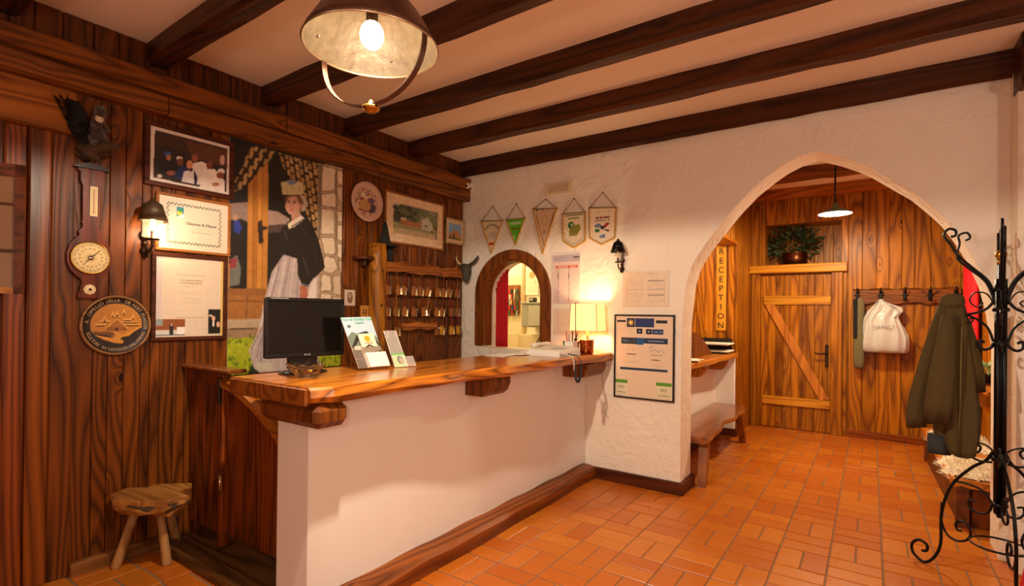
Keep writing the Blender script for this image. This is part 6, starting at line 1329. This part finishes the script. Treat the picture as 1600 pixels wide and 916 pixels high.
# ================================================================== WROUGHT IRON COAT STAND
RX, RY = .593, 3.90
t = thing('iron_coat_stand', (RX, RY, 0), 'tall black wrought-iron coat stand with scrolled arms and feet at the right of the arch', 'coat stand')
m = MB()
for k in range(4):
    a = PI/4+k*PI/2; m.tube([(RX+.019*math.cos(a), RY+.019*math.sin(a), .42), (RX+.019*math.cos(a), RY+.019*math.sin(a), 1.72)], .012, 6)
m.build('pole', M['iron'], t, kind='stuff')
MB().tube([(RX, RY, .40), (RX, RY, 1.80)], .014, 8).build('core', M['iron'], t)
MB().lathe([(0, .0), (.02, .004), (.016, .02), (.012, .03), (.026, .045), (.028, .06), (.018, .078), (0, .085)], (RX, RY, 1.80), 16).build('finial', M['brass'], t)
for z in (1.66, 1.55, 1.36, .72, .47): MB().lathe([(.026, -.012), (.036, -.010), (.038, 0), (.036, .010), (.026, .012)], (RX, RY, z), 14).build('collar', M['iron'], t)
def rad(az, pts, r, name, seg=7, jit=0):
    a = math.radians(az); dx, dy = math.cos(a), math.sin(a)
    # smooth the polyline (Catmull-Rom)
    P = [Vector((q[0], q[1], 0)) for q in pts]; out = []
    for i in range(len(P)-1):
        p0, p1, p2, p3 = P[max(i-1, 0)], P[i], P[i+1], P[min(i+2, len(P)-1)]
        for k in range(5):
            s_ = k/5; out.append(.5*((2*p1)+(-p0+p2)*s_+(2*p0-5*p1+4*p2-p3)*s_*s_+(-p0+3*p1-3*p2+p3)*s_**3))
    out.append(P[-1]); ox, oy = -dy*jit, dx*jit
    return MB().tube([(RX+dx*p.x+ox, RY+dy*p.x+oy, p.y) for p in out], r, seg).build(name, M['iron'], t)
leg = [(.028, .76), (.06, .70), (.125, .641), (.215, .516), (.262, .342), (.266, .155), (.300, .055), (.35, .010), (.405, .045), (.41, .10), (.375, .135), (.335, .12), (.335, .085), (.36, .075)]
leg2 = [(.262, .40), (.262, .29), (.235, .22), (.19, .20), (.145, .22), (.125, .265), (.14, .31), (.175, .32), (.195, .295), (.185, .265), (.165, .268)]
leg3 = [(.20, .545), (.15, .545), (.08, .53), (.035, .47), (.05, .41), (.10, .395), (.135, .42), (.13, .455), (.10, .455)]
for az in (155, 35, 275): rad(az, leg, .0085, 'leg'); rad(az, leg2, .0065, 'leg_scroll'); rad(az, leg3, .006, 'leg_scroll')
ring = []
for k in range(49):
    a = 2*PI*k/48; ring.append((RX+.125*math.cos(a), RY+.125*math.sin(a), .245+.0*a))
MB().tube(ring, .006, 6, cap=False).build('base_ring', M['iron'], t)
bas = [(.03, .70), (.08, .695), (.13, .72), (.165, .755), (.15, .79), (.11, .80), (.08, .775), (.09, .745), (.115, .75)]
for az in (170, 80, 350, 260): rad(az, bas, .006, 'umbrella_scroll'); rad(az, [(.165, .755), (.12, .80), (.06, .79), (.03, .765)], .005, 'umbrella_scroll')
arm = [(.020, 1.60), (.052, 1.708), (.121, 1.79), (.178, 1.858), (.215, 1.93), (.245, 1.985), (.225, 2.02), (.195, 2.01), (.195, 1.98), (.215, 1.975)]
arm_b = [(.020, 1.57), (.06, 1.70), (.135, 1.785), (.185, 1.85), (.175, 1.93), (.18, 1.975), (.145, 1.99), (.13, 1.96), (.15, 1.945)]
mid = [(.024, 1.65), (.030, 1.60), (.060, 1.555), (.11, 1.53), (.155, 1.523), (.175, 1.53)]
low = [(.155, 1.523), (.105, 1.50), (.055, 1.45), (.032, 1.38)]
sc1 = [(.028, 1.58), (.06, 1.64), (.11, 1.645), (.13, 1.60), (.10, 1.565), (.075, 1.585), (.09, 1.60)]
sc2 = [(.028, 1.385), (.035, 1.345), (.065, 1.325), (.09, 1.345), (.085, 1.375), (.065, 1.365)]
sc3 = [(.155, 1.52), (.15, 1.49), (.125, 1.475), (.115, 1.495), (.13, 1.50)]
for az in (172, 82, 352, 262):
    rad(az, arm, .0075, 'arm'); rad(az, arm_b, .006, 'arm', jit=.012); rad(az, mid, .0075, 'hook'); rad(az, low, .0065, 'hook_stay'); rad(az, sc1, .004, 'scroll'); rad(az, sc2, .008, 'scroll'); rad(az, sc3, .0045, 'scroll')
for az, (r_, z_) in ((172, (.225, 2.02)), (172, (.075, 1.60))): pass
# ---- jacket on the stand's left hook
t = thing('olive_jacket', (.40, 3.96, 1.60), 'long olive-brown hooded jacket hanging from the left hook of the iron coat stand', 'jacket')
cxs = [(1.628, .395, .022, .020), (1.615, .392, .040, .032), (1.57, .388, .060, .046), (1.48, .388, .076, .058), (1.36, .392, .086, .068), (1.22, .398, .096, .078), (1.08, .402, .102, .088), (.95, .408, .102, .094), (.84, .412, .098, .094), (.77, .414, .090, .088), (.735, .416, .084, .082)]
rs = []; n = 72
for j, (z, cx_, rx, ry) in enumerate(cxs):
    f = j/(len(cxs)-1); r_ = []
    for k in range(n):
        a = 2*PI*k/n; fold = 1+(.05+.13*f)*math.sin(6*a+.7*math.sin(z*4))+(.05*f)*math.sin(13*a+z*5)
        r_.append((cx_+rx*fold*math.cos(a), 3.95+ry*fold*math.sin(a), z+.03*f*math.sin(2*a+1)*(j > 6)))
    rs.append(r_)
b = MB().rings(rs).build('body', M['olive'], t)
def sleeve(path, radii, nm='sleeve'):
    P = [Vector(p) for p in path]; rs = []
    for i, (p, r_) in enumerate(zip(P, radii)):
        rs.append([(p.x+r_*math.cos(a)*(1+.10*math.sin(3*a+i*1.4)), p.y+r_*.8*math.sin(a)*(1+.10*math.sin(4*a+i)), p.z+.5*r_*math.cos(a)*(.3 if i == len(P)-1 else 0)) for a in [2*PI*k/28 for k in range(28)]])
    # turned-in cuff
    p, r_ = P[-1], radii[-1]; rs.append([(p.x+r_*.8*math.cos(a), p.y+r_*.62*math.sin(a), p.z+.012) for a in [2*PI*k/28 for k in range(28)]]); rs.append([(p.x+r_*.75*math.cos(a), p.y+r_*.58*math.sin(a), p.z+.06) for a in [2*PI*k/28 for k in range(28)]])
    return MB().rings(rs).build(nm, M['olive'], t)
sleeve([(.352, 3.93, 1.57), (.325, 3.92, 1.45), (.288, 3.915, 1.26), (.250, 3.91, 1.05), (.228, 3.91, .92), (.225, 3.91, .85)], [.028, .040, .048, .052, .050, .046])
sleeve([(.365, 3.87, 1.52), (.350, 3.845, 1.38), (.335, 3.835, 1.20), (.325, 3.83, 1.02), (.318, 3.83, .90)], [.030, .044, .056, .062, .058])
sleeve([(.44, 3.95, 1.50), (.468, 3.945, 1.34), (.49, 3.94, 1.20), (.505, 3.94, 1.08)], [.030, .038, .040, .036])
MB().rings([[(.335+.055*math.cos(a), 3.93+.03*math.sin(a), z) for a in [2*PI*k/20 for k in range(20)]] for z in (.82, .74, .705)]).build('lining', M['navy'], t)
MB().rings([[(.39+w*math.cos(a), 3.93+w*.7*math.sin(a), z) for a in [2*PI*k/24 for k in range(24)]] for w, z in ((.045, 1.56), (.058, 1.59), (.052, 1.625), (.03, 1.64), (.008, 1.642))]).build('hood', M['olive'], t)
m = MB()
for (x, z0_, z1_) in ((.352, .92, 1.50), (.425, .80, 1.45)): m.tube([(x, 3.862, z1_), (x-.006, 3.85, (z0_+z1_)/2), (x-.01, 3.86, z0_)], .0035, 6)
m.build('seam', plain('light_seam', '6e5c34', .9), t, kind='stuff')
# red cloth-covered chair at the bottom right corner
t = thing('red_draped_table', (.83, 2.75, 0), 'red cloth-covered low table at the bottom right corner of the photo', 'table')
rs = []
for z, w in ((.53, .27), (.52, .282), (.34, .31), (.15, .34), (.01, .36)):
    rs.append([(.795+w*math.copysign(abs(math.cos(a))**.5, math.cos(a))+.012*math.sin(12*a)*(.47-z)*2, 2.75+w*math.copysign(abs(math.sin(a))**.5, math.sin(a))+.012*math.sin(12*a)*(.47-z)*2, z) for a in [2*PI*k/64 for k in range(64)]])
MB().rings(rs).build('cloth', M['red'], t)
for dx in (-.2, .2):
    for dy in (-.2, .2): board(t, 'leg', .83+dx-.02, .83+dx+.02, 2.75+dy-.02, 2.75+dy+.02, 0, .50, M['gate'], .003)
# tidy helper properties
for o in bpy.data.objects:
    if '_o' in o: del o['_o']
